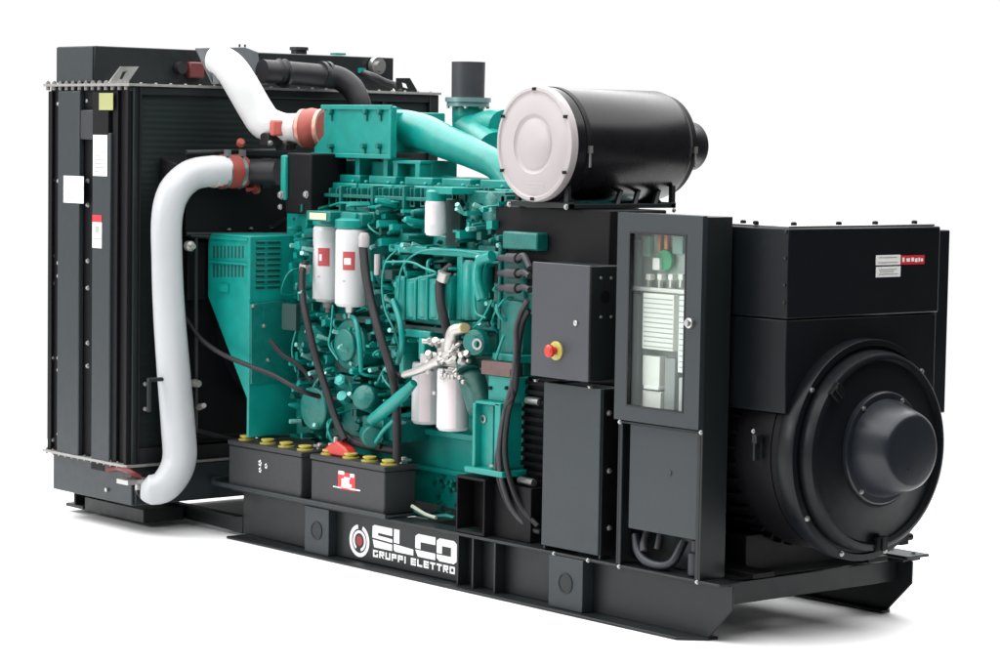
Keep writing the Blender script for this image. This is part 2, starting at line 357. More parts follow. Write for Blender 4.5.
# labels on the side of the radiator
for (a, t, c, d), mt, yy in (((63.5, 176, 83.5, 203), LAB, RY0-.0365), ((93, 135, 107, 176), LAB, RY0-.037), ((92.3, 222.2, 101.5, 248), LAB, RY0-.0375), ((92.3, 215, 101.5, 222), LABR, RY0-.0375), ((99, 93, 113, 110), LABY, RY0-.037)):
    q = B(); q.pb(a, t, c, d, yy, .0015 if not 210 < t < 230 else .03); q.make('label', mt, RAD)
q = B()
for k in range(9): t = 139+k*4; q.pb(94.5, t, 94.5+(5, 9, 7, 10, 6, 9, 8, 10, 5)[k], t+1.1, RY0-.0378, .0007)
for k in range(3): t = 190+k*3.5; q.pb(68, t, 68+(7, 4, 6)[k], t+1, RY0-.0373, .0007)
q.pb(95, 226, 99, 233, RY0-.0382, .0007); q.pb(93, 238, 101, 239.3, RY0-.0382, .0007)
split(q, 'label_print', LABG, RAD)
q = B(); q.box(SX(99)-.02, SX(113), RY0-.036, RY0-.001, 2.28, 2.52); q.make('top_bracket', DRK, RAD, .003)
q = B(); q.pb(84, 92, 95.5, 107, RY0-.004, .003); q.make('access_hole', DRK, RAD)
# bottom tank
q = B(); q.box(-5.065, -4.195, RY0+.003, RY1-.003, .165, .383); BT = q.make('bottom_tank', GRY, RAD, .006)
q = B(); q.pb(91, 462, 104, 470, RY0+.0005, .002); q.make('drain_opening', DRK, BT)
q = B(); q.cyl((-4.45, RY0-.0, .23), (-4.45, RY0-.012, .23), .012); q.make('plug', SIL, BT)
# fan shroud
q = B()
y0, y1, z0, z1 = -.29, 1.54, .55, 2.12
A = [(RX1-.002, y0-.02, z0-.04), (RX1-.002, y1+.02, z0-.04), (RX1-.002, y1+.02, z1+.04), (RX1-.002, y0-.02, z1+.04)]; C_ = [(RX1+.12, y0+.02, z0), (RX1+.12, y1-.02, z0), (RX1+.12, y1-.02, z1), (RX1+.12, y0+.02, z1)]
va = [q.b.verts.new(p) for p in A]; vc = [q.b.verts.new(p) for p in C_]
q.b.faces.new(va); q.b.faces.new(vc[::-1])
for i in range(4): q.b.faces.new((va[i], vc[i], vc[(i+1) % 4], va[(i+1) % 4]))
SH = q.make('fan_shroud', DRK, G, .008)
q = B(); q.lathe((RX1+.12, .625, 1.25), (1, 0, 0), [(0, .62), (.05, .60), (.10, .60), (.10, .58), (.0, .58)], 48, caps=False); q.make('fan_ring', DRK, SH)
q = B()
for k in range(8):
    a = k*math.pi/4; d = Vector((0, math.cos(a), math.sin(a))); s_ = Vector((0, -math.sin(a), math.cos(a))); c0 = Vector((RX1+.19, .625, 1.25))
    q.prism([c0+d*.12-s_*.05, c0+d*.54-s_*.09+Vector((.03, 0, 0)), c0+d*.55+s_*.08+Vector((-.03, 0, 0)), c0+d*.12+s_*.05], (.008, 0, 0))
q.cyl((RX1+.18, .625, 1.25), (RX1+.3, .625, 1.25), .13, n=28); q.make('fan', RUB, SH)
# guard frame and wires between shroud and engine
q = B()
fx = -3.98
for (a, t), (c, d) in (((190, 236), (250, 238)), ((196, 238), (196, 430)), ((186, 428), (245, 442)), ((148, 380), (166, 379)), ((149, 381), (149, 412)), ((186, 152), (292, 150)), ((186, 234), (292, 234))):
    q.tube([at(a, t, x=fx), at(c, d, x=fx)], .012, n=8)
q.make('guard_frame', BLK, SH)
q = B(); q.px(186, 155, 292, 233, -3.99, .02); q.px(188, 242, 206, 300, -4.03, .015); split(q, 'guard_panel', DRK, SH, .003)
for px_, py_ in ((229, 230), (251, 229), (271, 228)): bolt(at(px_, py_, x=-3.98), (0, 0, 1), .011, SH)
q = B(); q.lathe(at(188, 246, x=-3.97), (1, 0, 0), [(0, .03), (.03, .03), (.035, .015), (.06, .015)], 12); q.lathe(at(194, 383, x=-3.97), (1, 0, 0), [(0, .025), (.05, .02)], 10); q.lathe(at(199, 407, x=-3.97), (1, -.3, .2), [(0, .02), (.1, .014)], 10); split(q, 'grease_fitting', ALU, SH)
# ---- lower white coolant pipe
pw = [(226, 171, -3.93), (208, 171.5, -3.95), (190, 176, -3.98), (174, 192, -4.0), (167, 218, -4.0), (167, 260, -4.0), (169, 310, -4.0), (173.5, 370, -4.0), (178.5, 430, -4.0), (179.5, 458, -4.0), (173.5, 475, -4.0), (163, 487, -4.02), (150, 490, -4.06), (141, 490, -4.09)]
q = B(); q.tube([at(a, c, x=x_) for a, c, x_ in pw], [.087, .088, .09, .092, .088, .087, .09, .095, .098, .098, .095, .09, .085, .05], n=28)
WP = q.make('coolant_pipe', PIPE, G)
q = B(); q.lathe(at(212, 171.5, x=-3.95), (0, 1, 0), [(0, .092), (.02, .092)], 28).make('pipe_bead', mat('aged_bead', (.55, .50, .42), .4), WP)
p0 = at(219, 171.5, x=-3.95)
q = B(); q.lathe(p0, (0, 1, 0), [(0, .093), (.03, .097), (.06, .092), (.09, .097), (.12, .092), (.15, .097), (.165, .093)], 28); CP = q.make('hose_coupling', REDS, WP)
for dy in (.012, .115):
    q = B(); q.lathe(p0+Vector((0, dy, 0)), (0, 1, 0), [(0, .1), (.022, .1)], 28); q.box(p0.x+.03, p0.x+.07, p0.y+dy, p0.y+dy+.022, p0.z+.09, p0.z+.125); q.make('hose_clamp', SIL, WP)
q = B(); q.cyl(at(244, 172, x=-3.95), at(279, 172, x=-3.75), .075, n=24); q.lathe(at(262, 173, x=-3.86), (0.5, 1, 0), [(0, .085), (.05, .085)], 24); q.make('thermostat_neck', RUB, WP)
q = B(); q.lathe(at(240, 144, x=-3.93), (1, -.4, .3), [(0, .022), (.03, .026), (.05, .015)], 14); q.lathe(at(247, 190, x=-3.9), (0, 1, .2), [(0, .012), (.05, .012), (.05, .035), (.07, .035)], 12); split(q, 'valve_knob', REDS, WP)
q = B(); q.cyl(at(147, 489, x=-4.06), Vector((RX1, -.40, .265)), .06, n=24); q.box(-4.19, -4.17, -.465, -.30, .18, .36); q.make('outlet_flange', BLK, WP)
q = B(); q.px(128, 480, 152, 484.5, -4.06, .12); q.px(137, 484, 140, 490, -4.06, .02); q.make('pipe_clamp', SIL, WP)
q = B(); q.tube([at(108, 470, y=-.5), at(118, 468, y=-.49), at(130, 472, x=-4.12), at(140, 478, x=-4.1)], .016); q.make('red_hose', mat('maroon', (.13, .02, .02), .5), WP)
# ---- upper white charge pipe
pu = [(214, 59.5, -4.12), (222, 61.5, -4.06), (231, 69, -4.0), (241, 84, -3.95), (256, 110, -3.9), (266, 123, -3.86), (284, 128, -3.78), (302, 128, -3.70)]
q = B(); q.tube([at(a, c, x=x_) for a, c, x_ in pu], [.075, .088, .095, .098, .098, .1, .085, .085], n=28); UP = q.make('charge_air_pipe', mat('white_wrap', (.62, .62, .62), .4, var=.05, bump=1.0, scale=11), G)
pa = at(300, 128, x=-3.70); pc = at(324, 128, x=-3.56)
q = B(); d = (pc-pa); q.lathe(pa, d, [(0, .09), (d.length*.15, .105), (d.length*.5, .115), (d.length*.85, .105), (d.length, .09)], 28).make('hose_coupling', REDS, UP)
for t in (.1, .85): q = B(); q.lathe(pa+d*t, d, [(0, .109), (.022, .109)], 28).make('hose_clamp', mat('worn_clamp', (.5, .25, .2), .4, metal=.5), UP)
q = B(); q.px(268, 133, 300, 146, -3.75, .08); q.box(*sorted((pa.x-.1, pa.x)), pa.y-.1, pa.y-.02, pa.z-.13, pa.z-.09); q.make('support_bracket', RUB, UP, .006)
for px_, py_ in ((270, 143), (285, 143)): bolt(at(px_, py_, x=-3.745), (1, 0, 0), .014, UP)
q = B(); q.px(273, 120, 292, 136, -3.72, .04); q.make('red_saddle', mat('faded_red', (.45, .10, .08), .5), UP, .012)
# ---- black air pipe behind it
zc = at(300, 74, x=-4.1)
q = B(); q.tube([at(262, 71, x=-4.1), at(290, 73, x=-4.1), at(324, 76, x=-4.1)], .068, n=24); AP = q.make('air_pipe', RUB, G)
q = B(); q.tube([at(322, 76, x=-4.1), at(338, 78, x=-4.06), at(352, 88, x=-4.0), at(360, 104, x=-3.95), at(362, 118, x=-3.95)], [.07, .07, .07, .066, .066], n=24); q.make('pipe_elbow', RUB, AP)
for px_ in (283, 321, 326):
    q = B(); q.lathe(at(px_, 74.5, x=-4.1), (0, 1, 0), [(0, .078), (.02, .078)], 24).make('hose_clamp', BLK, AP)
q = B(); q.lathe(at(276, 72, x=-4.1), (0, 1, 0), [(0, .06), (.02, .08), (.04, .06), (.06, .08), (.08, .06)], 20); q.make('bellows', RUB, AP)

# ---- belt guard with louvres (teal)
gy = -.10
gx1 = at(250, 240, y=gy).x; gx0 = at(208, 240, y=gy).x; gz1 = at(250, 236, y=gy).z; gz0 = at(250, 438, y=gy).z
gm = at(208, 296, y=gy).z
q = B()
pts = [(gx0, gy, gz1), (gx1, gy, gz1), (gx1, gy, gz0), (gx1-.02, gy, gz0), (gx1-.02, gy, at(245, 398, y=gy).z), (gx0, gy, gm)]
q.prism(pts, (0, .42, 0)); GD = q.make('belt_guard', TEAL, G, .006)
q = B()
for i in range(9):
    for (t, d) in ((246, 258), (265, 277)):
        a = 213+i*3.6; q.pb(a, t, a+1.7, d, gy-.0015, .002)
for k in range(9):
    z = at(265, 244+k*5.6, x=gx1).z
    for a, c in ((256, 264.5), (268, 280)):
        ya, yb = at(a, 260, x=gx1).y, at(c, 260, x=gx1).y; q.box(gx1, gx1+.0015, ya, yb, z, z+.014)
split(q, 'vent_slot', mat('slot_shadow_paint', (.002, .05, .045), .6), GD)
q = B()
q.pb(209, 262, 247, 264, gy-.012, .012); q.pb(219, 284, 228, 292, gy-.01, .01); q.pb(247.5, 237, 250.2, 300, gy-.01, .01); q.pb(209, 237, 247, 240, gy-.008, .008)
for k in range(9):
    z = at(265, 244+k*5.6, x=gx1).z
    ya, yb = at(255.5, 260, x=gx1).y, at(280.5, 260, x=gx1).y; q.box(gx1, gx1+.012, ya, yb, z+.014, z+.019)
split(q, 'guard_rib', TEAL, GD)
q = B(); q.prism([at(a, c, x=gx1+.002) for a, c in ((250, 304), (284, 300), (292, 330), (300, 380), (250, 384))], (.012, 0, 0))
q.prism([at(a, c, y=.1) for a, c in ((247, 405), (262, 405), (262, 440), (247, 440))], (0, .3, 0)); split(q, 'guard_cover', TEALD, GD, .004)
for px_, py_ in ((253, 306), (264, 326), (268, 360)): bolt(at(px_, py_, x=gx1+.014), (1, 0, 0), .011, GD)

# ================================================================ engine
EB = B()
EB.box(-3.42, -1.50, .34, .92, .72, 1.98)
for k in range(6):                                     # crankcase bays
    x = -3.38+k*.31; EB.box(x+.02, x+.27, .27, .36, .95, 1.42); EB.lathe((x+.145, .335, 1.36), (0, 0, 1), [(0, .115), (.42, .115)], 20)
EB.box(-3.42, -1.5, .22, .34, 1.44, 1.50); EB.box(-3.42, -1.5, .24, .34, .84, .92)
EN = EB.make('engine_block', TEAL, G, .01)
def tsplit(b_, name, mt=TEAL, bev=.006): return split(b_, name, mt, EN, bev)
def tpart(b_, name, mt=TEAL, bev=.006, par=None): return b_.make(name, mt, par or EN, bev)
q = B(); q.prism([(x, .3, z) for x, z in ((-3.5, .72), (-3.5, .5), (-3.3, .34), (-1.75, .31), (-1.55, .5), (-1.5, .72))], (0, .62, 0))
q.box(-3.5, -1.5, .27, .95, .70, .735); q.box(-3.46, -1.55, .28, .30, .50, .53); tpart(q, 'oil_sump', TEAL)
# heads, one per cylinder, and rocker covers
hz = 1.98
for k in range(6):
    x = -3.40+k*.32
    q = B(); q.box(x, x+.30, .27, .86, hz-.02, hz+.055); q.box(x+.03, x+.27, .32, .78, hz+.055, hz+.10)
    for dx in (.05, .25):
        for yy in (.29,): q.lathe((x+dx, yy, hz+.055), (0, 0, 1), [(0, .014), (.02, .014)], 6)
    tpart(q, 'cylinder_head', TEAL, .012)
q = B()                                               # row of arches and lugs beneath the heads
for i in range(17):
    x = at(318+i*10.6, 197, y=.24).x; z = at(318+i*10.6, 197, y=.24).z
    q.box(x-.022, x-.012, .23, .27, z-.045, z+.05); q.box(x+.012, x+.022, .23, .27, z-.045, z+.05); q.box(x-.022, x+.022, .23, .27, z-.055, z-.043)
    if i % 3 == 0: q.box(x-.05, x-.03, .2, .27, z-.10, z+.06)
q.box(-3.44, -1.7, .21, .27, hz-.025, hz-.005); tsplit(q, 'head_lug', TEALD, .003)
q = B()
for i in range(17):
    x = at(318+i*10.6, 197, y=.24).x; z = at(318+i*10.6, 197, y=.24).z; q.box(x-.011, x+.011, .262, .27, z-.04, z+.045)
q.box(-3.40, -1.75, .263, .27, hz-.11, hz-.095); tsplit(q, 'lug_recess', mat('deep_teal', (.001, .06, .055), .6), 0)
# intake plenum
x0, x1 = at(314, 130, y=.3).x, at(391.5, 130, y=.3).x; z0, z1 = at(350, 157, y=.3).z, at(350, 106, y=.3).z
q = B(); q.prism([(x0, .3, z0), (x1, .3, z0), (x1, .3, z1), (x0+.09, .3, z1), (x0+.09, .3, z0+.12), (x0, .3, z0+.05)], (0, .04, 0)); q.box(x0+.14, x1-.09, .341, .75, z0+.03, z1-.03)
PLN = tpart(q, 'intake_plenum', TEAL, .008)
q = B(); q.box(x0-.005, x1+.01, .285, .299, z0-.005, z0+.02); q.box(x0+.08, x1+.01, .285, .299, z1-.02, z1+.006); q.box(x1-.012, x1+.012, .285, .299, z0+.02, z1-.02); tpart(q, 'plenum_flange', TEAL, .003)
for px_, py_ in ((331, 112), (366, 112), (380, 112), (331, 146), (364, 146), (379, 146)):
    p = at(px_, py_, y=.29); q = B(); q.lathe((p.x, .3, p.z), (0, -1, 0), [(0, .016), (.03, .016)], 6); q.box(p.x-.004, p.x+.004, .29, .3, p.z-.05, p.z); tpart(q, 'plenum_bolt', TEALD, 0)
q = B()                                                # open frame under it
zz0 = hz+.10
for px_ in (323, 357, 385, 395, 417): x = at(px_, 170, y=.34).x; q.box(x-.02, x+.02, .34, .5, zz0-.05, z0 if px_ < 390 else z0-.02)
q.box(at(322, 170, y=.34).x, at(420, 170, y=.34).x, .42, .60, zz0-.05, z0-.02)
q.box(at(392, 170, y=.34).x, at(420, 170, y=.34).x, .34, .6, z0-.03, z0-.01)
tsplit(q, 'plenum_support', TEAL, .005)
# pipe from plenum towards the turbocharger
q = B(); q.tube([at(390, 128, y=.5), at(405, 128, y=.5), at(425, 133, y=.5), at(448, 143, y=.48), at(472, 153, y=.46), at(497, 166, y=.44), at(512, 185, y=.44)], [.10, .10, .10, .092, .082, .075, .07], n=28)
q.lathe(at(393, 128, y=.5), (1, 0, 0), [(0, .115), (.03, .115)], 28); CR = tpart(q, 'crossover_pipe', TEAL, 0)
q = B(); q.tube([at(430, 180, y=.55), at(455, 186, y=.5), at(480, 190, y=.48), at(505, 190, y=.48)], .05); tpart(q, 'water_rail', TEAL, 0)
q = B(); q.tube([at(495, 150, y=.7), at(480, 138, y=.8), at(470, 128, y=.9), at(468, 112, y=.9)], [.1, .1, .095, .09], n=24); q.tube([at(470, 135, y=.9), at(490, 128, y=.85), at(505, 128, y=.8)], .1, n=20)
q.lathe(at(468, 112, y=.9), (0, 0, 1), [(-.02, .09), (.055, .09)], 24); TB = tpart(q, 'turbocharger', TEAL, 0)
p = at(468, 103, y=.9)
q = B(); q.lathe(p, (0, 0, 1), [(-.02, .12), (.004, .12), (.005, .13), (.03, .13)], 32); tpart(q, 'exhaust_flange', mat('flange_steel', (.16, .26, .26), .35, metal=.3), 0)
for a in range(8): bolt(p+Vector((math.cos(a*.785)*.112, math.sin(a*.785)*.112, -.02)), (0, 0, -1), .012, EN)
p = at(468, 96, y=.9); q = B(); q.lathe(p, (0, 0, 1), [(-.02, .093), (.19, .095), (.19, .085), (.1, .085)], 32, caps=False); tpart(q, 'exhaust_stub', mat('grey_exhaust', (.028, .028, .034), .5), 0)
# front end housing beside the belt guard
q = B(); q.pb(286, 196, 312, 300, .2, .5); q.pb(280, 155, 285, 200, .1, .04); q.pb(290, 300, 312, 440, .25, .4); q.box(-3.66, -3.42, .3, .9, .62, 1.9); tsplit(q, 'front_housing', TEAL, .01)
q = B(); q.pb(285.5, 153, 311, 214, .12, .25); tpart(q, 'thermostat_housing', DRK, .01)
bolt(at(306.5, 194.5, y=.12), (0, -1, 0), .018, EN); bolt(at(281.5, 195, y=.1), (0, -1, 0), .02, EN); bolt(at(280.5, 207, y=.1), (0, -1, 0), .014, EN)
# right end: rear head cluster and flywheel housing
q = B()
for px_, r_ in ((470, .06), (490, .085)):
    p = at(px_, 222, y=.2); q.lathe((p.x, .26, at(px_, 250, y=.2).z), (0, 0, 1), [(0, r_*.9), (.02, r_), (.26, r_), (.30, r_*.7)], 20)
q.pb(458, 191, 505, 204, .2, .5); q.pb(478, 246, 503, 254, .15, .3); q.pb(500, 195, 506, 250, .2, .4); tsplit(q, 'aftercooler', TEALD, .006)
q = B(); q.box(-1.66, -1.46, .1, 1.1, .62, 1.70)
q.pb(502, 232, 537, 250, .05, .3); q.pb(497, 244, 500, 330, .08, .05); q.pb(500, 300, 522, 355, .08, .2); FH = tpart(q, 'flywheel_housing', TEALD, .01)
for k in range(3):
    a = at(508, 258+15*k, y=.05); c = at(518, 258.5+15*k, y=.03); e = at(530, 262+14*k if k else 268, y=.0)
    q = B(); q.cyl(at(500, 258+15*k, y=.07), a, .018, n=12); q.lathe(a, c-a, [(0, .026), ((c-a).length, .026)], 14); q.tube([c, at(524, 256+15*k if k == 0 else 272+15*(k-1), y=.02), e], .016, n=10); tpart(q, 'cable_gland', RUBG, 0)
# aluminium corner of the alternator adaptor seen below the switch box
q = B()
q.pb(516, 378, 560, 520, .12, .3)
for k in range(16): q.pb(515, 382+k*9, 560, 386+k*9, .10, .02)
q.lathe((-1.35, .625, .88), (1, 0, 0), [(0, .40), (.35, .40)], 36); q.make('coupling_guard', DRK, EN)
q = B(); q.tube([at(527, 400, y=.1), at(540, 402, y=.1)], .02); q.tube([at(520, 480, y=.05), at(534, 483, y=.05)], .02); tsplit(q, 'tie_rod', SIL, 0)
# filters ---------------------------------------------------------
def canister(name, px_, t, d, wpx, y, par, body=WHT, red=None, cap=True):
    a = at(px_, t, y=y); c = at(px_, d, y=y); r_ = wpx/2*(a-CAM).dot(fwd)/F; a = at(px_, t, y=y+r_); c = at(px_, d, y=y+r_)
    h = a.z-c.z; q = B(); q.lathe((a.x, y+r_, c.z), (0, 0, 1), [(0, r_*.55), (.004, r_*.86), (.02, r_), (h-.03, r_), (h-.015, r_*1.0), (h, r_*.93)], 36)
    o = q.make(name, body, par); return a.x, y+r_, c.z, h, r_, o
def wrap(cx, cy, r_, a0, a1, z0, z1, name, mt, par, e=.0012):
    """a label wrapped round a can; angles in degrees from -Y towards +X"""
    q = B(); n_ = 10; V = []
    for i in range(n_+1):
        a = math.radians(a0+(a1-a0)*i/n_); V.append([q.b.verts.new((cx+math.sin(a)*rr, cy-math.cos(a)*rr, z)) for rr in (r_+e*.2, r_+e) for z in (z0, z1)])
    for i in range(n_):
        A, C_ = V[i], V[i+1]
        for u, v in ((0, 1), (1, 3), (3, 2), (2, 0)): q.b.faces.new((A[u], A[v], C_[v], C_[u]))
    q.b.faces.new([V[0][k] for k in (0, 2, 3, 1)]); q.b.faces.new([V[-1][k] for k in (0, 1, 3, 2)]); return q.make(name, mt, par)
for px_, t, d, wpx, a0 in ((329, 226, 302, 32, 12), (351.5, 229, 307, 32, 22)):
    cx, cy, cz, h, r_, o = canister('fuel_filter', px_, t, d, wpx, .13 if px_ < 340 else .0, EN)
    zt = cz+h
    wrap(cx, cy, r_, a0, a0+45, zt-.22, zt-.12, 'filter_label', mat('print_red', (.42, .06, .07), .5), EN)
    wrap(cx, cy, r_, a0+6, a0+(16 if px_ < 340 else 30), zt-.19, zt-.155, 'filter_print', LAB, EN, .0022)
    wrap(cx, cy, r_, a0, a0+10, zt-.285, zt-.275, 'filter_print', LABG, EN)
    q = B(); q.lathe((cx, cy, zt), (0, 0, 1), [(0, r_*.9), (.008, r_*1.05), (.05, r_*1.05), (.06, r_*.7)], 28); q.box(cx-.06, cx+.06, cy-.02, .3, zt+.04, zt+.09); tpart(q, 'filter_head', TEAL, .003)
    q = B(); q.lathe((cx, cy, cz), (0, 0, -1), [(0, .032), (.03, .028), (.04, .015), (.06, .015)], 12); tpart(q, 'drain_valve', SIL if px_ > 330 else WHTM, 0)
q = B(); q.pb(309.5, 213, 326, 219.5, .035, .002); q.make('yellow_tag', mat('pale_yellow', (.80, .74, .40), .5), EN)
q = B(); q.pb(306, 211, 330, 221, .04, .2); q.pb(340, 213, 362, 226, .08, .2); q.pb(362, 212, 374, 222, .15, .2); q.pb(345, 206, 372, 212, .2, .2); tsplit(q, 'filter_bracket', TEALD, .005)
q = B(); p = at(361, 244, y=.03); q.lathe((p.x, .05, p.z-.1), (0, 0, 1), [(0, .022), (.08, .022), (.085, .03), (.14, .03), (.16, .02)], 14); tpart(q, 'pressure_sensor', WHTM, 0)
q = B(); p = at(374, 275, y=.03); q.lathe((p.x, .05, p.z), (0, 0, 1), [(0, .016), (.11, .016)], 10); tpart(q, 'hose_fitting', WHTM, 0)
cx, cy, cz, h, r_, o = canister('coolant_filter', 436, 201, 236, 22, .03, EN)
q = B(); q.lathe((cx, cy, cz+h), (0, 0, 1), [(0, r_*.95), (.05, r_*.95), (.06, r_*.6)], 20); q.pb(426, 187, 452, 194, .06, .2); tpart(q, 'filter_head', TEAL, .003)
wrap(cx, cy, r_, 15, 55, cz+.06, cz+.15, 'filter_print', mat('pale_print', (.62, .60, .60), .5), EN)
for px_, t, d, wpx in ((428, 362, 424, 32), (453.5, 368, 431, 33)):
    cx, cy, cz, h, r_, o = canister('oil_filter', px_, t, d, wpx, .12 if px_ < 440 else -.02, EN)
    wrap(cx, cy, r_, 20, 62, cz+.02, cz+h-.03, 'filter_band', mat('pale_pink_print', (.74, .64, .66), .5), EN)
q = B(); p = at(441, 388, y=-.02)
q.lathe((at(441, 396, y=.02).x, -.02, at(441, 393, y=.02).z), (0, -1, .2), [(0, .01), (.01, .01)], 8); q.make('filter_mark', LABG, EN)
# aluminium filter head with elbow
random.seed(11)
q = B(); q.pb(420, 356, 466, 366, .02, .16); q.pb(437, 342, 462, 358, .04, .12)
q.tube([at(404, 375, y=0), at(420, 370, y=-.01), at(438, 361, y=-.01), at(452, 352, y=0), at(462, 350, y=.02)], [.02, .022, .026, .03, .03], n=12)
q.tube([at(450, 350, y=0), at(451, 340, y=-.01), at(454, 331, y=-.01), at(463, 328, y=0)], [.035, .035, .033, .028], n=14)
for i in range(34):
    a = at(random.uniform(428, 470), random.uniform(340, 372), y=.0); dd = Vector((random.uniform(-1, 1), -1, random.uniform(-1, 1))).normalized()
    q.lathe(a, dd, [(0, random.uniform(.012, .03)), (random.uniform(.02, .06), random.uniform(.008, .02))], random.choice((6, 8, 12)))
for i in range(7): a = at(444+i*3.5, 372+i*1.2+random.uniform(-2, 4), y=-.03); q.lathe(a, (0, -1, 0), [(0, .014), (.02, .012)], 8)
tpart(q, 'filter_manifold', ALU, .002)
q = B(); p = at(463, 328, y=0); q.lathe(p, (1, -.5, .1), [(0, .026), (.05, .026)], 12); tpart(q, 'elbow_cap', mat('brass', (.62, .50, .25), .35, metal=.6), 0)
q = B(); p = at(476, 395, y=.02); q.lathe(at(470, 372, y=.05), (.5, 0, -1), [(0, .05), (.03, .07), (.2, .07), (.24, .04)], 20); q.lathe(at(465, 355, y=.05), (.7, -.3, -1), [(0, .05), (.1, .06)], 16); tpart(q, 'fuel_pump', mat('dark_green_cast', (.006, .075, .062), .45, var=.3, bump=.5, scale=50), .0)
q = B(); q.lathe(at(478, 342, y=.04), (.3, -1, 0), [(0, .07), (.04, .065), (.05, .04), (.07, .04)], 24); tpart(q, 'pulley', TEALD, 0)
q = B(); q.lathe(at(479, 344, y=-.03), (.3, -1, 0), [(0, .03), (.02, .03), (.02, .018)], 16, caps=False); tpart(q, 'snap_ring', SIL, 0)
q = B(); q.pb(481, 362, 513, 376, .0, .05); tpart(q, 'oxide_bar', BRN, .004)
q = B(); q.pb(492, 354, 520, 362, .05, .2); q.pb(488, 376, 513, 402, .02, .2); tpart(q, 'mount_arm', TEAL, .006)
# engine mount leg in teal and its black box
q = B(); q.pb(472, 403, 475, 470, -.04, .24); q.pb(475.2, 404, 493, 468, .0, .02); q.pb(494, 403, 500, 470, -.04, .24); q.pb(475, 402, 500, 405, -.04, .26); q.pb(464, 469, 502, 475, -.06, .32)
MT = tpart(q, 'engine_mount', TEAL, .005)
q = B(); q.lathe(at(484, 419, y=-.001), (0, -1, 0), [(0, .022), (.008, .022), (.008, .012)], 20, caps=False); tpart(q, 'mount_bolt', SIL, 0)
for px_, py_ in ((469, 470), (492, 468)): bolt(at(px_, py_-1, y=-.03), (0, 0, 1), .014, EN)
for px_, py_ in ((491, 388), (507, 388)): p = at(px_, py_, y=.019); q = B(); q.lathe(p, (0, -1, 0), [(0, .01), (.01, .01)], 8); q.make('mount_bolt', DRK, EN)
a, c = at(456, 500, y=-.06).x, at(483, 500, y=-.06).x; zt = at(470, 477, y=-.06).z
q = B(); q.box(a, c, -.06, -.045, .289, .304); q.box(a, c+.012, -.06, .25, zt-.014, zt); q.box(a, a+.012, -.06, .25, .304, zt-.014); q.box(c, c+.012, -.06, .25, .289, zt-.014); q.box(a, c, .05, .06, .304, zt-.014); q.box(c+.012, c+.3, -.0, .2, .289, zt-.02); q.make('mount_pedestal', DRK, G, .003)
# pipes and hoses on the engine face ---------------------------------
def hose(pts, r_, name='coolant_hose', mt=RUB, y=.0):
    q = B(); q.tube([at(p[0], p[1], y=(p[2] if len(p) > 2 else y)) for p in pts], r_, n=12); return q.make(name, mt, EN)
hose([(306, 262, .1), (302, 275, .06), (303, 300, .02), (309, 330, 0), (318, 365, 0), (328, 395, 0), (336, 420, 0), (345, 440, 0)], .021)
hose([(363, 245, .05), (366, 275, .02), (372, 305, .0), (380, 335, -.02), (388, 360, -.02), (393, 378, -.02), (396, 400, .0), (397, 430, .02), (397, 462, .03)], .024)
hose([(396, 374, 0), (402, 375.5, 0), (410, 374, 0)], .012)
hose([(452, 266, .1), (444, 274, .06), (440, 285, .04), (441, 305, .02), (445, 322, .02), (448, 336, .03)], .025)
q = B(); q.lathe(at(445, 272, y=.05), (-.4, 0, -1), [(0, .034), (.05, .034)], 12); tpart(q, 'hose_fitting', ALU, 0); q = B(); q.lathe(at(305, 264, y=.09), (-.2, 0, -1), [(0, .032), (.05, .03)], 10); tpart(q, 'hose_fitting', ALU, 0)
hose([(186, 318, -.2), (200, 338, -.2), (222, 354, -.19), (250, 366, -.16), (275, 376, -.1), (300, 390, -.04), (322, 397, .08), (345, 399, .15)], .014, 'wiring_loom')
hose([(270, 340, -.06), (283, 355, -.02), (300, 366, .04), (312, 380, .08)], .014, 'wiring_loom')
hose([(397, 250, .1), (386, 262, .06), (382, 285, .04), (385, 310, .03), (394, 330, .04), (400, 350, .06)], .006, 'fuel_line', TEAL)
hose([(356, 210, .12), (352, 204, .1), (340, 203, .12), (330, 206, .15)], .006, 'fuel_line', TEAL)
hose([(398, 300, .04), (402, 268, .04), (420, 252, .05), (450, 250, .06), (478, 254, .06), (490, 262, .08), (500, 262, .1)], .006, 'fuel_line', TEAL)
hose([(386, 262, .02), (410, 262, .02), (424, 268, .02), (436, 273, .04), (424, 277, .03), (410, 280, .02)], .006, 'fuel_line', TEAL)
hose([(482, 300, .02), (477, 280, .02), (480, 262, .04), (492, 256, .04)], .028, 'coolant_elbow', TEAL)
hose([(486, 318, .02), (476, 312, .02), (475, 290, .03)], .006, 'fuel_line', TEAL); hose([(492, 300, .03), (484, 316, .02), (474, 328, .02)], .006, 'fuel_line', TEAL)
hose([(504, 335, .02), (498, 352, .02), (496, 360, .02)], .008, 'fuel_line', TEAL)
hose([(372, 420, .02), (385, 410, -.01), (400, 397, -.02), (414, 383, -.01)], [.03, .036, .034, .022], 'oil_pipe', TEAL)
hose([(376, 442, .02), (384, 430, 0), (394, 420, 0)], .012, 'oil_pipe', TEAL)
hose([(333, 305, .06), (331, 330, .04), (329, 345, .04), (338, 360, .05)], .006, 'fuel_line', TEAL)
hose([(350, 315, .1), (356, 322, .04), (360, 345, .03), (361, 372, .03)], [.014, .014, .016, .012], 'fuel_line', TEAL)
hose([(300, 308, .12), (296, 330, .06), (292, 350, .08), (296, 372, .1)], .006, 'fuel_line', TEAL)
hose([(393, 300, .05), (400, 322, .03), (402, 345, .03), (398, 362, .05)], .016, 'oil_pipe', TEAL)
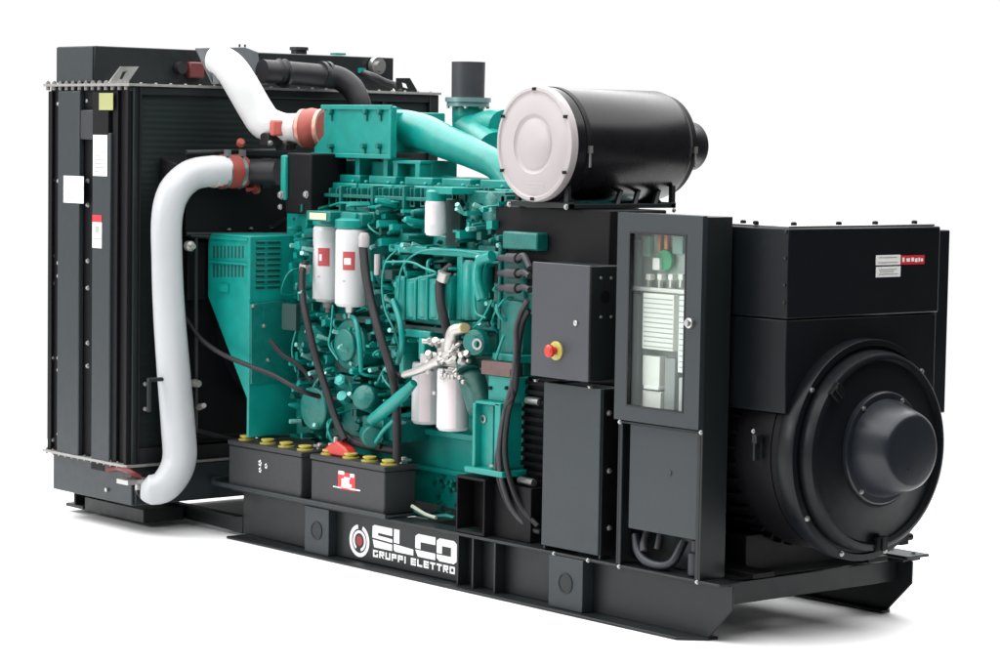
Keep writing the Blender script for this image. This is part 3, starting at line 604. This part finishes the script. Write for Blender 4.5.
hose([(528, 300, -.06), (521, 312, -.06), (516, 330, -.07), (516, 350, -.08), (513, 380, -.09), (508, 400, -.09), (502, 425, -.08), (499, 455, -.06), (503, 485, -.03), (514, 512, .0), (530, 528, .02), (540, 532, .04)], .014, 'power_cable', RUBG)
hose([(529, 310, -.05), (523, 322, -.05), (519, 345, -.06), (517, 372, -.08), (515, 390, -.09), (508, 415, -.08), (505, 450, -.06), (510, 480, -.03), (522, 508, .0), (538, 526, .02)], .014, 'power_cable')
hose([(512, 370, -.08), (513, 395, -.10), (506, 408, -.09), (500, 440, -.07), (497, 470, -.04), (508, 505, .0), (525, 524, .02)], .012, 'power_cable')
# bank between the hoses: cylinder bores, pump housings, brackets
q = B()
for px_, r_ in ((398, .05), (415, .055), (432, .05), (462, .05), (480, .06)):
    a = at(px_, 320, y=.14); b1 = at(px_, 280, y=.14); q.lathe((a.x, .2, a.z), (0, 0, 1), [(0, r_*.9), (.03, r_), (b1.z-a.z, r_), (b1.z-a.z+.04, r_*.6)], 16)
q.pb(388, 248, 500, 256, .1, .25); q.pb(388, 318, 494, 326, .14, .2); q.pb(456, 256, 462, 320, .1, .2); q.pb(404, 330, 430, 338, .08, .2); q.pb(399, 336, 404, 378, .1, .2); q.pb(418, 338, 424, 360, .06, .06)
tsplit(q, 'cylinder_liner', TEAL, .008)
q = B(); q.pb(378, 270, 392, 279, .05, .2); q.pb(395, 326, 445, 331, .1, .05); q.pb(336, 316, 375, 322, .1, .05); q.pb(282, 304, 296, 330, .02, .03); q.pb(470, 260, 477, 300, .15, .02); q.pb(446, 200, 460, 246, .18, .04); q.pb(335, 340, 352, 372, .12, .02); q.pb(300, 372, 318, 398, .16, .02)  # dark boxes on the engine face, crevice shade put into their colour
tsplit(q, 'recess_shade', mat('painted_recess_shade', (.003, .03, .027), .6), 0)
q = B(); q.pb(296, 372, 360, 440, .18, .3); q.lathe(at(320, 408, y=.12), (0, -1, 0), [(-.1, .12), (.05, .12), (.06, .05)], 28); q.lathe(at(352, 345, y=.12), (0, -1, 0), [(-.1, .14), (.02, .14), (.03, .09), (.06, .09)], 28); q.lathe(at(312, 340, y=.16), (0, -1, 0), [(-.1, .10), (.03, .10), (.04, .05)], 24)
q.lathe(at(366, 398, y=.06), (.4, -1, .3), [(-.1, .07), (.03, .07), (.05, .03)], 18); q.pb(362, 418, 400, 440, .1, .3); q.lathe(at(372, 436, y=.05), (1, -.6, 0), [(-.1, .06), (.06, .06)], 18); tsplit(q, 'gear_case', TEALD, .008)
q = B(); p = at(341, 381, y=.03); q.lathe(p, (.5, -1, .6), [(-.04, .03), (.02, .034), (.03, .02)], 6); q.lathe(at(343, 397, y=.05), (.5, -1, .6), [(-.04, .03), (.02, .03)], 8); q.lathe(at(313, 333, y=.05), (-.2, -1, .8), [(-.05, .035), (.02, .035)], 8); tsplit(q, 'pipe_union', mat('pale_teal_metal', (.03, .30, .27), .3, metal=.2), 0)  # unions in a slightly paler teal
# solid cast side covers of the bank
for k, px_ in enumerate((399, 410.5, 422, 433.5, 445)):
    q = B(); a_ = at(px_-5, 300, y=.07).x; b2_ = at(px_+5, 300, y=.07).x; zt_ = at(px_, 276+(k % 2)*3, y=.07).z; zb_ = at(px_, 320, y=.07).z
    q.box(a_, b2_, .07, .25, zb_, zt_); q.lathe(((a_+b2_)/2, .10, zb_+.01), (0, 0, 1), [(0, .036), (.01, .042), (zt_-zb_-.03, .042), (zt_-zb_-.02, .034)], 18); tpart(q, 'side_cover', TEAL, .008)
for px_ in (463, 473):
    q = B(); p = at(px_, 320, y=.08); q.lathe((p.x, .14, p.z), (0, 0, 1), [(0, .05), (.02, .058), (.28, .058), (.31, .04)], 20); tpart(q, 'pump_barrel', TEAL, 0)
# small studs, bosses, brackets over the face
BRT = mat('bright_teal_bolt', (.20, .50, .46), .28, metal=.4)
def clutter(name, mt_, cnt, seed, y0, y1, kind):
    random.seed(seed)
    for i in range(cnt):
        while True:
            u, v = random.uniform(290, 505), random.uniform(204, 440)
            if 308 < u < 370 and 205 < v < 310: continue
            if u > 400 and v > 338: continue
            if 420 < u < 455 and v < 242: continue
            if v > 425 and random.random() < .6: continue
            if v < 300 and random.random() < .3: continue
            if 396 < u < 454 and 274 < v < 322: continue
            if 458 < u < 478 and 262 < v < 322: continue
            break
        y_ = random.uniform(y0, y1); p = at(u, v, y=y_); q = B()
        if kind == 'stud':
            q.lathe((p.x, y_+.14, p.z), (random.uniform(-.2, .2), -1, random.uniform(-.2, .2)), [(0, .02), (.09, random.uniform(.008, .022)), (.14, random.uniform(.006, .017)), (.146, .004)], random.choice((6, 6, 12)))
        elif kind == 'box':
            w_, h_ = random.uniform(.005, .024), random.uniform(.006, .028); q.prism([(p.x-w_, y_, p.z-h_), (p.x+w_, y_, p.z-h_*random.uniform(.3, 1)), (p.x+w_*random.uniform(.3, 1), y_, p.z+h_), (p.x-w_, y_, p.z+h_*.8)], (0, .13, 0))
        elif kind == 'pipe':
            dx, dz = random.uniform(-.15, .15), random.uniform(-.15, .15); q.tube([(p.x, y_+.1, p.z), (p.x+dx*.3, y_, p.z+dz*.2), (p.x+dx, y_-.01, p.z+dz), (p.x+dx*1.1, y_+.1, p.z+dz*1.1)], random.uniform(.005, .010), n=7, sub=4)
        else: q.lathe(p, (random.uniform(-.4, .4), -1, random.uniform(-.2, .8)), [(-.05, .010), (0, .013), (.016, .013)], 6)
        tpart(q, name, mt_, 0)
clutter('casting_boss', TEALD, 95, 3, .06, .2, 'stud'); clutter('casting_stud', TEAL, 90, 5, .04, .18, 'stud'); clutter('casting_lug', TEAL, 95, 6, .06, .2, 'box')
clutter('casting_rib', mat('deep_teal_cast', (.001, .07, .062), .5), 90, 8, .1, .2, 'box'); clutter('injector_line', TEAL, 34, 12, .06, .16, 'pipe'); clutter('pipe_clip', BRT, 44, 9, .02, .12, 'f')
q = B()
random.seed(21)
for i in range(26):
    p = at(random.uniform(420, 462), random.uniform(478, 515), y=.2); q.lathe((p.x, .3, p.z), (0, -1, 0), [(0, .014), (.03, random.uniform(.008, .014))], 6)
q.tube([at(415, 511, y=.1), at(430, 517, y=.1), at(445, 516, y=.1), at(455, 518, y=.1)], .012, n=8); tsplit(q, 'sump_stud', TEALD, 0)
q = B(); q.tube([at(412, 506, y=.05), at(425, 514, y=.05), at(436, 518, y=.05)], .01, n=8); tpart(q, 'drain_hose', mat('pale_hose', (.42, .44, .36), .5), 0)

# ================================================================ air filter
fx, fz, fr_ = -1.30, 2.272, .285
q = B(); q.lathe((fx, .0, fz), (0, 1, 0), [(.045, fr_*.97), (.06, fr_*.985), (.80, fr_*.985), (.83, fr_*.96), (.85, fr_*.90), (.93, .15), (.94, .125), (1.09, .125), (1.10, .118), (1.10, .1), (1.0, .1)], 72)
AF = q.make('air_filter', mat('filter_black', (.006, .006, .008), .27, spec=.28, bump=.04, scale=6), G, 0)
q = B(); q.lathe((fx, .045, fz), (0, -1, 0), [(0, fr_), (.03, fr_*1.005), (.04, fr_*.985), (.043, fr_*.93), (.035, fr_*.90), (.035, fr_*.86), (.041, fr_*.82), (.044, fr_*.52), (.036, fr_*.49), (.034, fr_*.45), (.042, fr_*.41), (.044, .002)], 72); CPp = q.make('filter_end_cap', WHTM, AF)
for k in range(6):
    a = math.radians(90+60*k); p = (fx+math.cos(a)*fr_*.95, .006, fz+math.sin(a)*fr_*.95)
    q = B(); q.box(p[0]-.011, p[0]+.011, -.004, .01, p[2]-.008, p[2]+.008).make('cap_clip', DRK, AF)
EMB = mat('emboss', (.44, .40, .40), .4)
for k in range(2): q = B(); q.box(fx-.06, fx+.085, .0012, .003, fz-.195-k*.02, fz-.191-k*.02); q.make('embossed_line', EMB, AF)
for y in (.12, .86):
    aa = math.radians(-8); d = Vector((math.cos(aa), 0, math.sin(aa))); rr = fr_*.985 if y < .5 else fr_*.9; p = Vector((fx, y, fz))+d*rr
    q = B(); q.box(p.x-.01, p.x+.018, y-.012, y+.012, p.z, p.z+.035); q.cyl((p.x+.01, y, p.z-.07), (p.x+.01, y, p.z), .006, n=8); q.make('band_bolt', SIL, AF)
    q = B(); q.lathe((fx, y-.015, fz), (0, 1, 0), [(0, rr), (0, rr+.004), (.03, rr+.004), (.03, rr)], 64, caps=False); q.make('filter_band', DRK, AF)
bz = at(600, 206, y=.1).z
q = B(); q.box(fx-.25, fx+.22, .05, .085, bz-.018, bz+.01); q.box(fx-.2, fx-.17, .06, .08, bz, fz-.2); q.box(fx+.17, fx+.2, .06, .08, bz, fz-.2)
q.box(fx+.185, fx+.22, .05, .775, bz-.018, bz+.004); q.box(fx-.25, fx-.215, .05, .775, bz-.018, bz+.004)
q.box(fx+.19, fx+.215, .75, .775, bz, fz-.2); q.box(fx-.25, fx+.22, .74, .775, bz-.018, bz+.01)
for y in (.38, .5, .64): q.prism([(fx+.2, y, bz), (fx+.2, y+.025, bz), (fx+.16, y+.095, bz+.09), (fx+.16, y+.07, bz+.09)], (-.02, 0, 0))
for y in (.12, .7): q.prism([(fx-.13, y, fz-.25), (fx+.13, y, fz-.25), (fx+.19, y, bz), (fx-.19, y, bz)], (0, .02, 0))
split(q, 'filter_bracket', BLK, AF, .002)
bolt((fx-.23, .05, bz-.01), (0, -1, 0), .012, AF); bolt((fx+.2, .05, bz-.01), (0, -1, 0), .012, AF); bolt((fx+.22, .76, bz-.03), (1, 0, 0), .01, AF)
# black support box beneath the filter
zb = bz-.02
q = B(); q.box(-1.72, -.86, .12, .50, 1.55, zb); q.make('junction_housing', DRK, G, .006)
q = B(); q.box(-1.72, -.9, .119, .13, 1.42, 1.56); q.make('rear_plate', TEALD, EN, 0)

# ================================================================ alternator
ax, ay, az = .33, .625, .885
q = B(); q.box(-.62, ax, .12, 1.16, 1.505, 1.915); q.box(-.61, ax-.006, .126, 1.154, 1.075, 1.502); AL = q.make('alternator', ALT, G, .008)
q = B(); q.box(-.63, ax-.02, .14, 1.14, 1.9155, 1.926); q.make('terminal_box_lid', SIL, AL, .003)
q = B()
for x, y in ((.28, .2), (.28, .5), (.28, .75), (.26, 1.05), (-.0, .16), (.1, .14)): q.lathe((x, y, 1.926), (0, 0, 1), [(0, .014), (.012, .014), (.016, .008)], 8)
split(q, 'lid_screw', DRK, AL)
q = B(); q.box(-.3, .2, 1.17, 1.385, 1.0, 1.89); q.make('side_terminal_box', ALT, AL, .006)
q = B(); q.lathe((-1.15, ay, az), (1, 0, 0), [(0, .47), (1.2, .47), (1.2, .49), (1.38, .49)], 64)
for k in range(40):
    a = math.radians(k*9); r1 = .47; c_, s_ = math.cos(a), math.sin(a)
    q.prism([(-1.1, ay+c_*r1-s_*.005, az+s_*r1+c_*.005), (-1.1, ay+c_*r1+s_*.005, az+s_*r1-c_*.005), (-1.1, ay+c_*.495+s_*.005, az+s_*.495-c_*.005), (-1.1, ay+c_*.495-s_*.005, az+s_*.495+c_*.005)], (1.1, 0, 0))
q.cyl((.2, ay, az), (.30, ay, az), .485, n=64); q.make('stator_frame', DRK, AL, 0)
q = B(); q.box(-.9, -.05, .28, .97, .289, .46); q.box(-.95, .12, .16, .30, .289, .315); q.box(-.95, .12, .95, 1.09, .289, .315); split(q, 'alternator_foot', DRK, AL, .004)
BX = .055
q = B(); q.lathe((BX, ay, az), (1, 0, 0), [(.235, .49), (.237, .512), (.26, .517), (.325, .517), (.335, .512), (.337, .485), (.322, .48), (.322, .468), (.37, .465), (.40, .455), (.41, .44), (.41, .43), (.385, .42), (.395, .30), (.41, .262), (.41, .25)], 96)
BE = q.make('end_bracket', ALT, AL, 0)
q = B(); q.lathe((BX, ay, az+.02), (1, 0, 0), [(.40, .262), (.425, .262), (.43, .255), (.43, .228), (.45, .226), (.57, .186), (.592, .176), (.602, .165), (.606, .152), (.607, .002)], 72); q.make('bearing_cover', mat('cover_paint', (.014, .017, .023), .3, spec=.4, bump=.1), AL, 0)
for a in (62, 128, 232, 305): d = Vector((0, math.cos(math.radians(a)), math.sin(math.radians(a)))); bolt(Vector((.428+BX, ay, az+.02))+d*.243, (1, 0, 0), .010, AL)
for a in (45, 143, 215, 318, 250, 285): d = Vector((0, math.cos(math.radians(a)), math.sin(math.radians(a)))); bolt(Vector((.335+BX, ay, az))+d*.498, (1, 0, 0), .0115, AL)
for a in (137, 272):
    ar = math.radians(a); d = Vector((0, math.cos(ar), math.sin(ar))); s_ = Vector((0, -math.sin(ar), math.cos(ar))); c0 = Vector((.395+BX, ay, az))+d*.43
    q = B(); q.prism([c0-s_*.035-d*.035, c0+s_*.035-d*.035, c0+s_*.035+d*.03, c0-s_*.035+d*.03], (.03, 0, 0)); q.make('jacking_pad', DRK, AL, .004)
    q = B(); q.prism([c0-s_*.010-d*.034+Vector((.03, 0, 0)), c0+s_*.010-d*.034+Vector((.03, 0, 0)), c0+s_*.010+d*.03+Vector((.03, 0, 0)), c0-s_*.010+d*.03+Vector((.03, 0, 0))], (.008, 0, 0)); q.make('pad_rib', ALT, AL, .002)
q = B(); q.cyl(at(925, 404, x=.40), at(931, 399, x=.42), .008, n=8); q.make('grease_pipe', SIL, AL)
q = B(); q.box(.16, .19, .085, .125, .93, .97); q.box(.168, .18, .085, .12, .85, .93); q.make('cover_latch', BLK, AL, .002)
bolt((.17, .085, .985), (0, -1, 0), .009, AL)
p = at(900, 538, x=.27); q = B(); q.box(.2, .3, p.y-.03, p.y+.03, p.z-.03, p.z+.03); q.cyl(p, p+Vector((.0, .08, 0)), .018); q.make('earth_stud', DRK, AL, .003)
for (z_, y_) in ((1.78, .115), (1.66, .115), (1.58, .115), (1.9, .115)):
    q = B(); q.lathe((.31, .12, z_), (0, -1, 0), [(0, .008), (.006, .008)], 8).make('lid_screw', BLK, AL)
# stickers on its end
def sticker(a, t, c, d, mt, name, e=.0015, lift=.0): q = B(); q.px(a, t, c, d, ax+.0015+lift, e); return q.make(name, mt, AL)
sticker(876, 255, 900.5, 265, LAB, 'rating_sticker'); sticker(901, 255.3, 924.5, 264.3, LABR, 'warning_sticker'); sticker(876, 266.5, 900.5, 277, LAB, 'rating_sticker')
q = B()
for t, c0_, c1 in ((257, 879, 897), (262, 878, 898), (269, 879, 897), (271.3, 880, 894), (273.6, 879, 898)): q.px(c0_, t, c1, t+.8, ax+.0025, .0008)
split(q, 'sticker_print', LABG, AL)
for k, (a, c) in enumerate(((902.5, 904.5), (906.5, 910), (911.5, 914), (915, 917.5), (918.5, 920), (921, 923))):
    q = B(); q.px(a, 257.6+(k % 2)*.6, c, 262-(k % 3)*.3, ax+.0035, .0008); split(q, 'sticker_print', LETT, AL)
# ================================================================ control cabinet
cx0, cx1 = at(618, 212.8, y=YF-.03).x, at(703, 217.6, y=YF-.03).x
cyb = at(733, 219, x=cx1).y; ct = at(660, 215, y=YF-.03).z; cm = at(660, 425, y=YF-.03).z
print('cabinet', cx0, cx1, cyb, ct, cm)
cb = .289
q = B()
q.box(cx0, cx0+.012, YF, cyb, cb, ct-.0); q.box(cx1-.012, cx1, YF, cyb, cb, ct); q.box(cx0+.012, cx1-.012, YF, cyb, ct-.012, ct); q.box(cx0+.012, cx1-.012, cyb-.012, cyb, cb, ct-.012)
q.box(cx0+.012, cx1-.012, YF, cyb-.012, cm-.02, cm-.008)
q.box(cx1-.035, cx1-.012, YF, YF+.012, cb, cm-.02); q.box(cx0+.012, cx0+.03, YF, YF+.012, cb, cm-.02)
CC = q.make('control_cabinet', BLK, G, .003)
q = B(); q.box(cx0+.07, cx1-.036, YF+.012, YF+.02, cb+.18, cm-.021); LPn = q.make('lower_panel', GRY, CC, .002)
q = B(); p = at(669.5, 473, y=YF+.011); q.lathe(p, (0, -1, 0), [(0, .016), (.003, .014)], 20); q.make('panel_badge', GRY, CC)
# door with window
dy0, dy1 = YF-.030, YF-.002
wx0, wx1 = at(627.5, 320, y=dy0).x, at(685, 320, y=dy0).x; wz1, wz0 = at(658, 233, y=dy0).z, at(656, 410, y=dy0).z
q = B(); q.box(cx0, wx0, dy0, dy1, cm, ct+.004); q.box(wx1, cx1, dy0, dy1, cm, ct+.004); q.box(wx0, wx1, dy0, dy1, wz1, ct+.004); q.box(wx0, wx1, dy0, dy1, cm, wz0)
DR = q.make('door', GRY, CC, .0)
q = B(); q.box(wx0-.012, wx1+.012, dy1-.008, dy1-.005, wz0-.012, wz1+.012)
q = B(); q.box(wx0+.0005, wx1-.0005, dy0+.012, dy0+.016, wz0+.0005, wz1-.0005); q.make('window_pane', GLS, CC)
q = B(); 
for a_, c_, e_, f_ in ((wx0, wx0+.008, wz0, wz1), (wx1-.008, wx1, wz0, wz1)): q.box(a_, c_, dy0-.002, dy0+.010, e_, f_)
for e_, f_ in ((wz0, wz0+.008), (wz1-.008, wz1)): q.box(wx0+.008, wx1-.008, dy0-.002, dy0+.010, e_, f_)
q.make('window_gasket', RUB, CC)
q = B(); p = at(697.5-8.5, 324, y=dy0); q.lathe(at(690.5, 323, y=dy0), (0, -1, 0), [(0, .024), (.014, .024), (.016, .016), (.03, .014)], 20); q.make('door_lock', SIL, CC)
bolt(at(701, 432.5, y=dy0+.01), (0, -1, 0), .009, CC); bolt(at(620, 422, y=dy0+.01), (0, -1, 0), .009, CC)
# contents
iy = YF+.055
def W(a, t, c, d, y, dep, name, mt): q = B(); q.pb(a, t, c, d, y, dep); return q.make(name, mt, CC, .002)
q = B(); q.box(cx0+.02, cx1-.02, iy+.05, iy+.056, cm+.01, ct-.02); q.make('mounting_plate', PLATE, CC)
W(622.5, 288, 690.5, 292, iy, .02, 'shelf_rail', BEI)
q = B(); q.lathe(at(663, 260, y=iy+.01), (0, -1, 0), [(-.03, .050), (-.012, .050), (-.008, .046)], 28); q.make('current_transformer', GRNP, CC)
W(652.5, 258, 659.5, 270, iy+.0, .05, 'meter_shunt', BEI); W(642.5, 236, 649.5, 256, iy+.02, .03, 'terminal_block', mat('pale_green', (.28, .5, .38), .5)); W(672.5, 236, 682.5, 254, iy+.02, .03, 'terminal_block', mat('sage', (.25, .38, .34), .5))
for a in (646, 657, 668, 678):
    W(a, 274, a+4.5, 280, iy-.0, .03, 'busbar_clamp', BEI); W(a+1, 280, a+3.0, 288, iy+.02, .02, 'busbar', BEI)
for a in (657, 664): W(a, 230, a+3.5, 252, iy+.025, .015, 'busbar', mat('copper', (.55, .28, .16), .4, metal=.5) if a < 660 else mat('orange_copper', (.6, .22, .12), .4, metal=.4))
q = B(); q.pb(642.5, 294, 673.5, 350, iy-.02, .07); BR = q.make('relay_rack', BEI, CC, .002)
q = B()
for k in range(11): q.pb(643.5, 298.5+k*4.8, 672.5, 299.6+k*4.8, iy-.0215, .002)
split(q, 'rack_gap', LABG, CC)
q = B(); q.pb(678.5, 296, 688.5, 373, iy-.02, .05); q.make('wire_duct', LAB, CC, .001)
q = B()
for k in range(13): q.pb(679.0, 300+k*5.6, 688.0, 301+k*5.6, iy-.0215, .002)
split(q, 'duct_slot', LABG, CC)
W(642.5, 356, 659.5, 386, iy-.01, .05, 'power_supply', BEI); W(643.5, 386, 658.5, 389.5, iy-.02, .06, 'din_rail', LAB); W(642.5, 391, 660.5, 412, iy-.01, .05, 'circuit_breaker', BEI)
W(664.5, 358, 674.5, 410, iy, .03, 'terminal_block', mat('grey_terminals', (.28, .29, .29), .5)); W(678.5, 378, 688.5, 412, iy, .03, 'terminal_block', mat('light_terminals', (.5, .52, .50), .5))
W(630.5, 294, 637.5, 410, iy+.01, .03, 'wire_duct', mat('duct_grey', (.18, .25, .24), .5))
W(630.5, 240, 638.5, 286, iy+.01, .03, 'wire_duct', mat('duct_grey2', (.20, .28, .26), .5))
# hoses in the bottom opening
q = B(); q.tube([(cx0+.06, .0, .43), (cx0+.1, -.02, .36), (cx0+.17, -.03, .32), (cx0+.26, -.02, .31), (cx0+.33, -.01, .34), (cx0+.36, .03, .44)], .022); q.make('cooling_hose', BLU, CC)
q = B(); q.tube([(cx0+.10, .05, .46), (cx0+.12, .0, .40), (cx0+.14, -.02, .36)], .02); q.tube([(cx0+.2, .03, .46), (cx0+.21, .0, .38)], .016); split(q, 'cable', RUBG, CC)
q = B(); q.lathe((cx1-.10, -.0, .295), (0, 0, 1), [(0, .035), (.1, .035), (.11, .02), (.16, .02)], 16); q.make('valve', BLU, CC)
# ---- switch box with the emergency button
sy = YF-.05
a, c = at(531.5, 320, y=sy).x, at(589, 320, y=sy).x; t, d = at(560, 263.5, y=sy).z, at(560, 379, y=sy).z
q = B(); q.box(a+.004, c-.004, sy+.014, sy+.22, d+.004, t-.004); SB = q.make('switch_box', BLK, G, .004)
q = B(); q.box(a, c, sy, sy+.012, d, t); q.make('box_door', mat('box_door_paint', (.034, .037, .045), .42), SB, .004)
p = at(555, 350.5, y=sy)
q = B(); q.lathe(p+Vector((.012, 0, 0)), (0, -1, 0), [(0, .046), (.008, .046), (.012, .040)], 32); q.make('button_plate', YEL, SB)
q = B(); q.lathe(p+Vector((.012, -.012, 0)), (0, -1, 0), [(0, .020), (.025, .020), (.027, .031), (.042, .031), (.05, .020)], 28); q.make('emergency_button', RED, SB)
q = B(); q.lathe(at(576, 323, y=sy), (0, -1, 0), [(0, .014), (.006, .014), (.008, .006)], 16); q.make('key_lock', SIL, SB)
for px_, py_ in ((536, 379.5), (590, 386)): bolt(at(px_, py_, y=sy+.03), (0, 0, -1), .012, SB)
for px_, py_ in ((601, 278), (611, 278), (601, 317), (611, 317)): bolt(at(px_, py_, x=c-.004), (1, 0, 0), .007, SB)
q = B(); 
p = at(605, 297, x=c-.004); q.lathe((p.x, p.y, p.z), (1, 0, 0), [(0, .03), (.003, .03)], 20); q.make('knockout', DRK, SB)
# ---- stand below it
sx0, sx1 = at(542.5, 460, y=YF).x, at(599.5, 460, y=YF).x; st = at(570, 385, y=YF).z
q = B(); q.box(sx0, sx1, YF, YF+.014, .31, st); q.box(sx1-.012, sx1, YF+.014, YF+.24, .289, st); q.box(sx0, sx0+.012, YF+.014, YF+.24, .289, st); q.box(sx0+.012, sx1-.012, YF+.014, YF+.24, st-.03, st-.012)
ST = q.make('box_stand', GRY, G, .004)
q = B(); q.box(sx1+.001, sx1+.004, YF+.02, YF+.22, .30, st-.01); q.make('stand_side', DRK, ST)
for py_ in (413, 471, 528): p = at(609, py_, x=sx1+.004); bolt((p.x, p.y, p.z), (1, 0, 0), .012, ST)
# ================================================================ batteries
def battery(x0, x1, y0, y1, label, red):
    z0, z1 = .3, .560
    b_ = thing('battery', ((x0+x1)/2, (y0+y1)/2, z0), label, 'battery', 'starter batteries on the skid tray')
    q = B(); q.box(x0+.006, x1-.006, y0+.006, y1-.006, z0, z1-.03); CS = q.make('case', BAT, b_, .008)
    q = B(); q.box(x0, x1, y0, y1, z1-.029, z1); q.make('lid', BAT, b_, .006)
    n_ = 4
    for k in range(n_):
        cx = x0+(x1-x0)*(k+.5)/n_+(.03 if k else 0)
        q = B(); q.lathe((cx, y0+.07, z1), (0, 0, 1), [(0, .046), (.008, .046), (.010, .030), (.018, .030), (.020, .038), (.028, .038), (.030, .028)], 20); q.make('vent_cap', YEL, b_)
    for px_, mt_ in ((x0+.06, ALU), (x1-.06, ALU)):
        q = B(); q.lathe((px_, y1-.05, z1), (0, 0, 1), [(0, .025), (.02, .02), (.035, .018)], 14); q.box(px_-.03, px_+.03, y1-.08, y1-.02, z1+.012, z1+.026); split(q, 'terminal', mt_, b_, .002)
    return b_, CS, z0, z1
b1, C1, z0, z1 = battery(-3.825, -3.11, -.075, .15, 'grey starter battery nearest the radiator, plain front with small white printed symbols', False)
b2, C2, z0, z1 = battery(-3.03, -2.362, -.075, .15, 'grey starter battery with a red and white label on its front, nearest the cabinets', True)
q = B()
for k, (u, v, s_) in enumerate(((260, 463, 3.2), (260, 470, 2.6), (266, 466, 2.6))):
    p = at(u, v, y=-.069); r_ = s_/190
    for j in range(5):
        a = j*1.3; q.lathe((p.x+math.cos(a)*r_*.6, -.0687, p.z+math.sin(a)*r_*.8), (0, -1, 0), [(0, r_*.38), (.001, r_*.38)], 5)
split(q, 'case_symbol', LABG if False else LETT, C1)
q = B(); q.pb(338, 473, 355, 490, -.0702, .001); R_ = q.make('front_label', LABR, C2)
q = B()
for r0 in ((338.5, 471, 344, 474.5), (350, 474, 354, 477.5), (341.5, 479, 349, 488), (349.2, 484.5, 351.5, 487.5), (344, 477.5, 350, 478.9), (333, 486.5, 341, 487.6), (349.3, 489, 360, 490.3)): q.pb(*r0, -.0712, .0009)
split(q, 'label_print', LETT, C2)
# cable clamp and terminal covers on the second battery
q = B(); q.prism([(-3.00, -.03, z1+.002), (-2.72, -.03, z1+.002), (-2.78, -.03, z1+.055), (-2.86, -.03, z1+.085), (-2.94, -.03, z1+.05)], (0, .07, 0)); q.make('terminal_cover', RED, b2, .012)
q = B(); q.tube([(-3.0, .1, z1+.04), (-2.9, .06, z1+.11), (-2.8, .05, z1+.08), (-2.6, .06, z1+.07), (-2.45, .09, z1+.06)], .022); q.tube([(-3.03, .09, z1+.07), (-2.9, .07, z1+.10), (-2.7, .05, z1+.09), (-2.55, .05, z1+.08)], .016); q.make('battery_cable', RUB, b2)
q = B(); q.box(-3.02, -2.93, .04, .12, z1+.03, z1+.055); q.lathe((-2.98, .07, z1+.05), (0, 0, 1), [(0, .02), (.04, .018)], 10); q.make('cable_clamp', ALU, b2, .003)
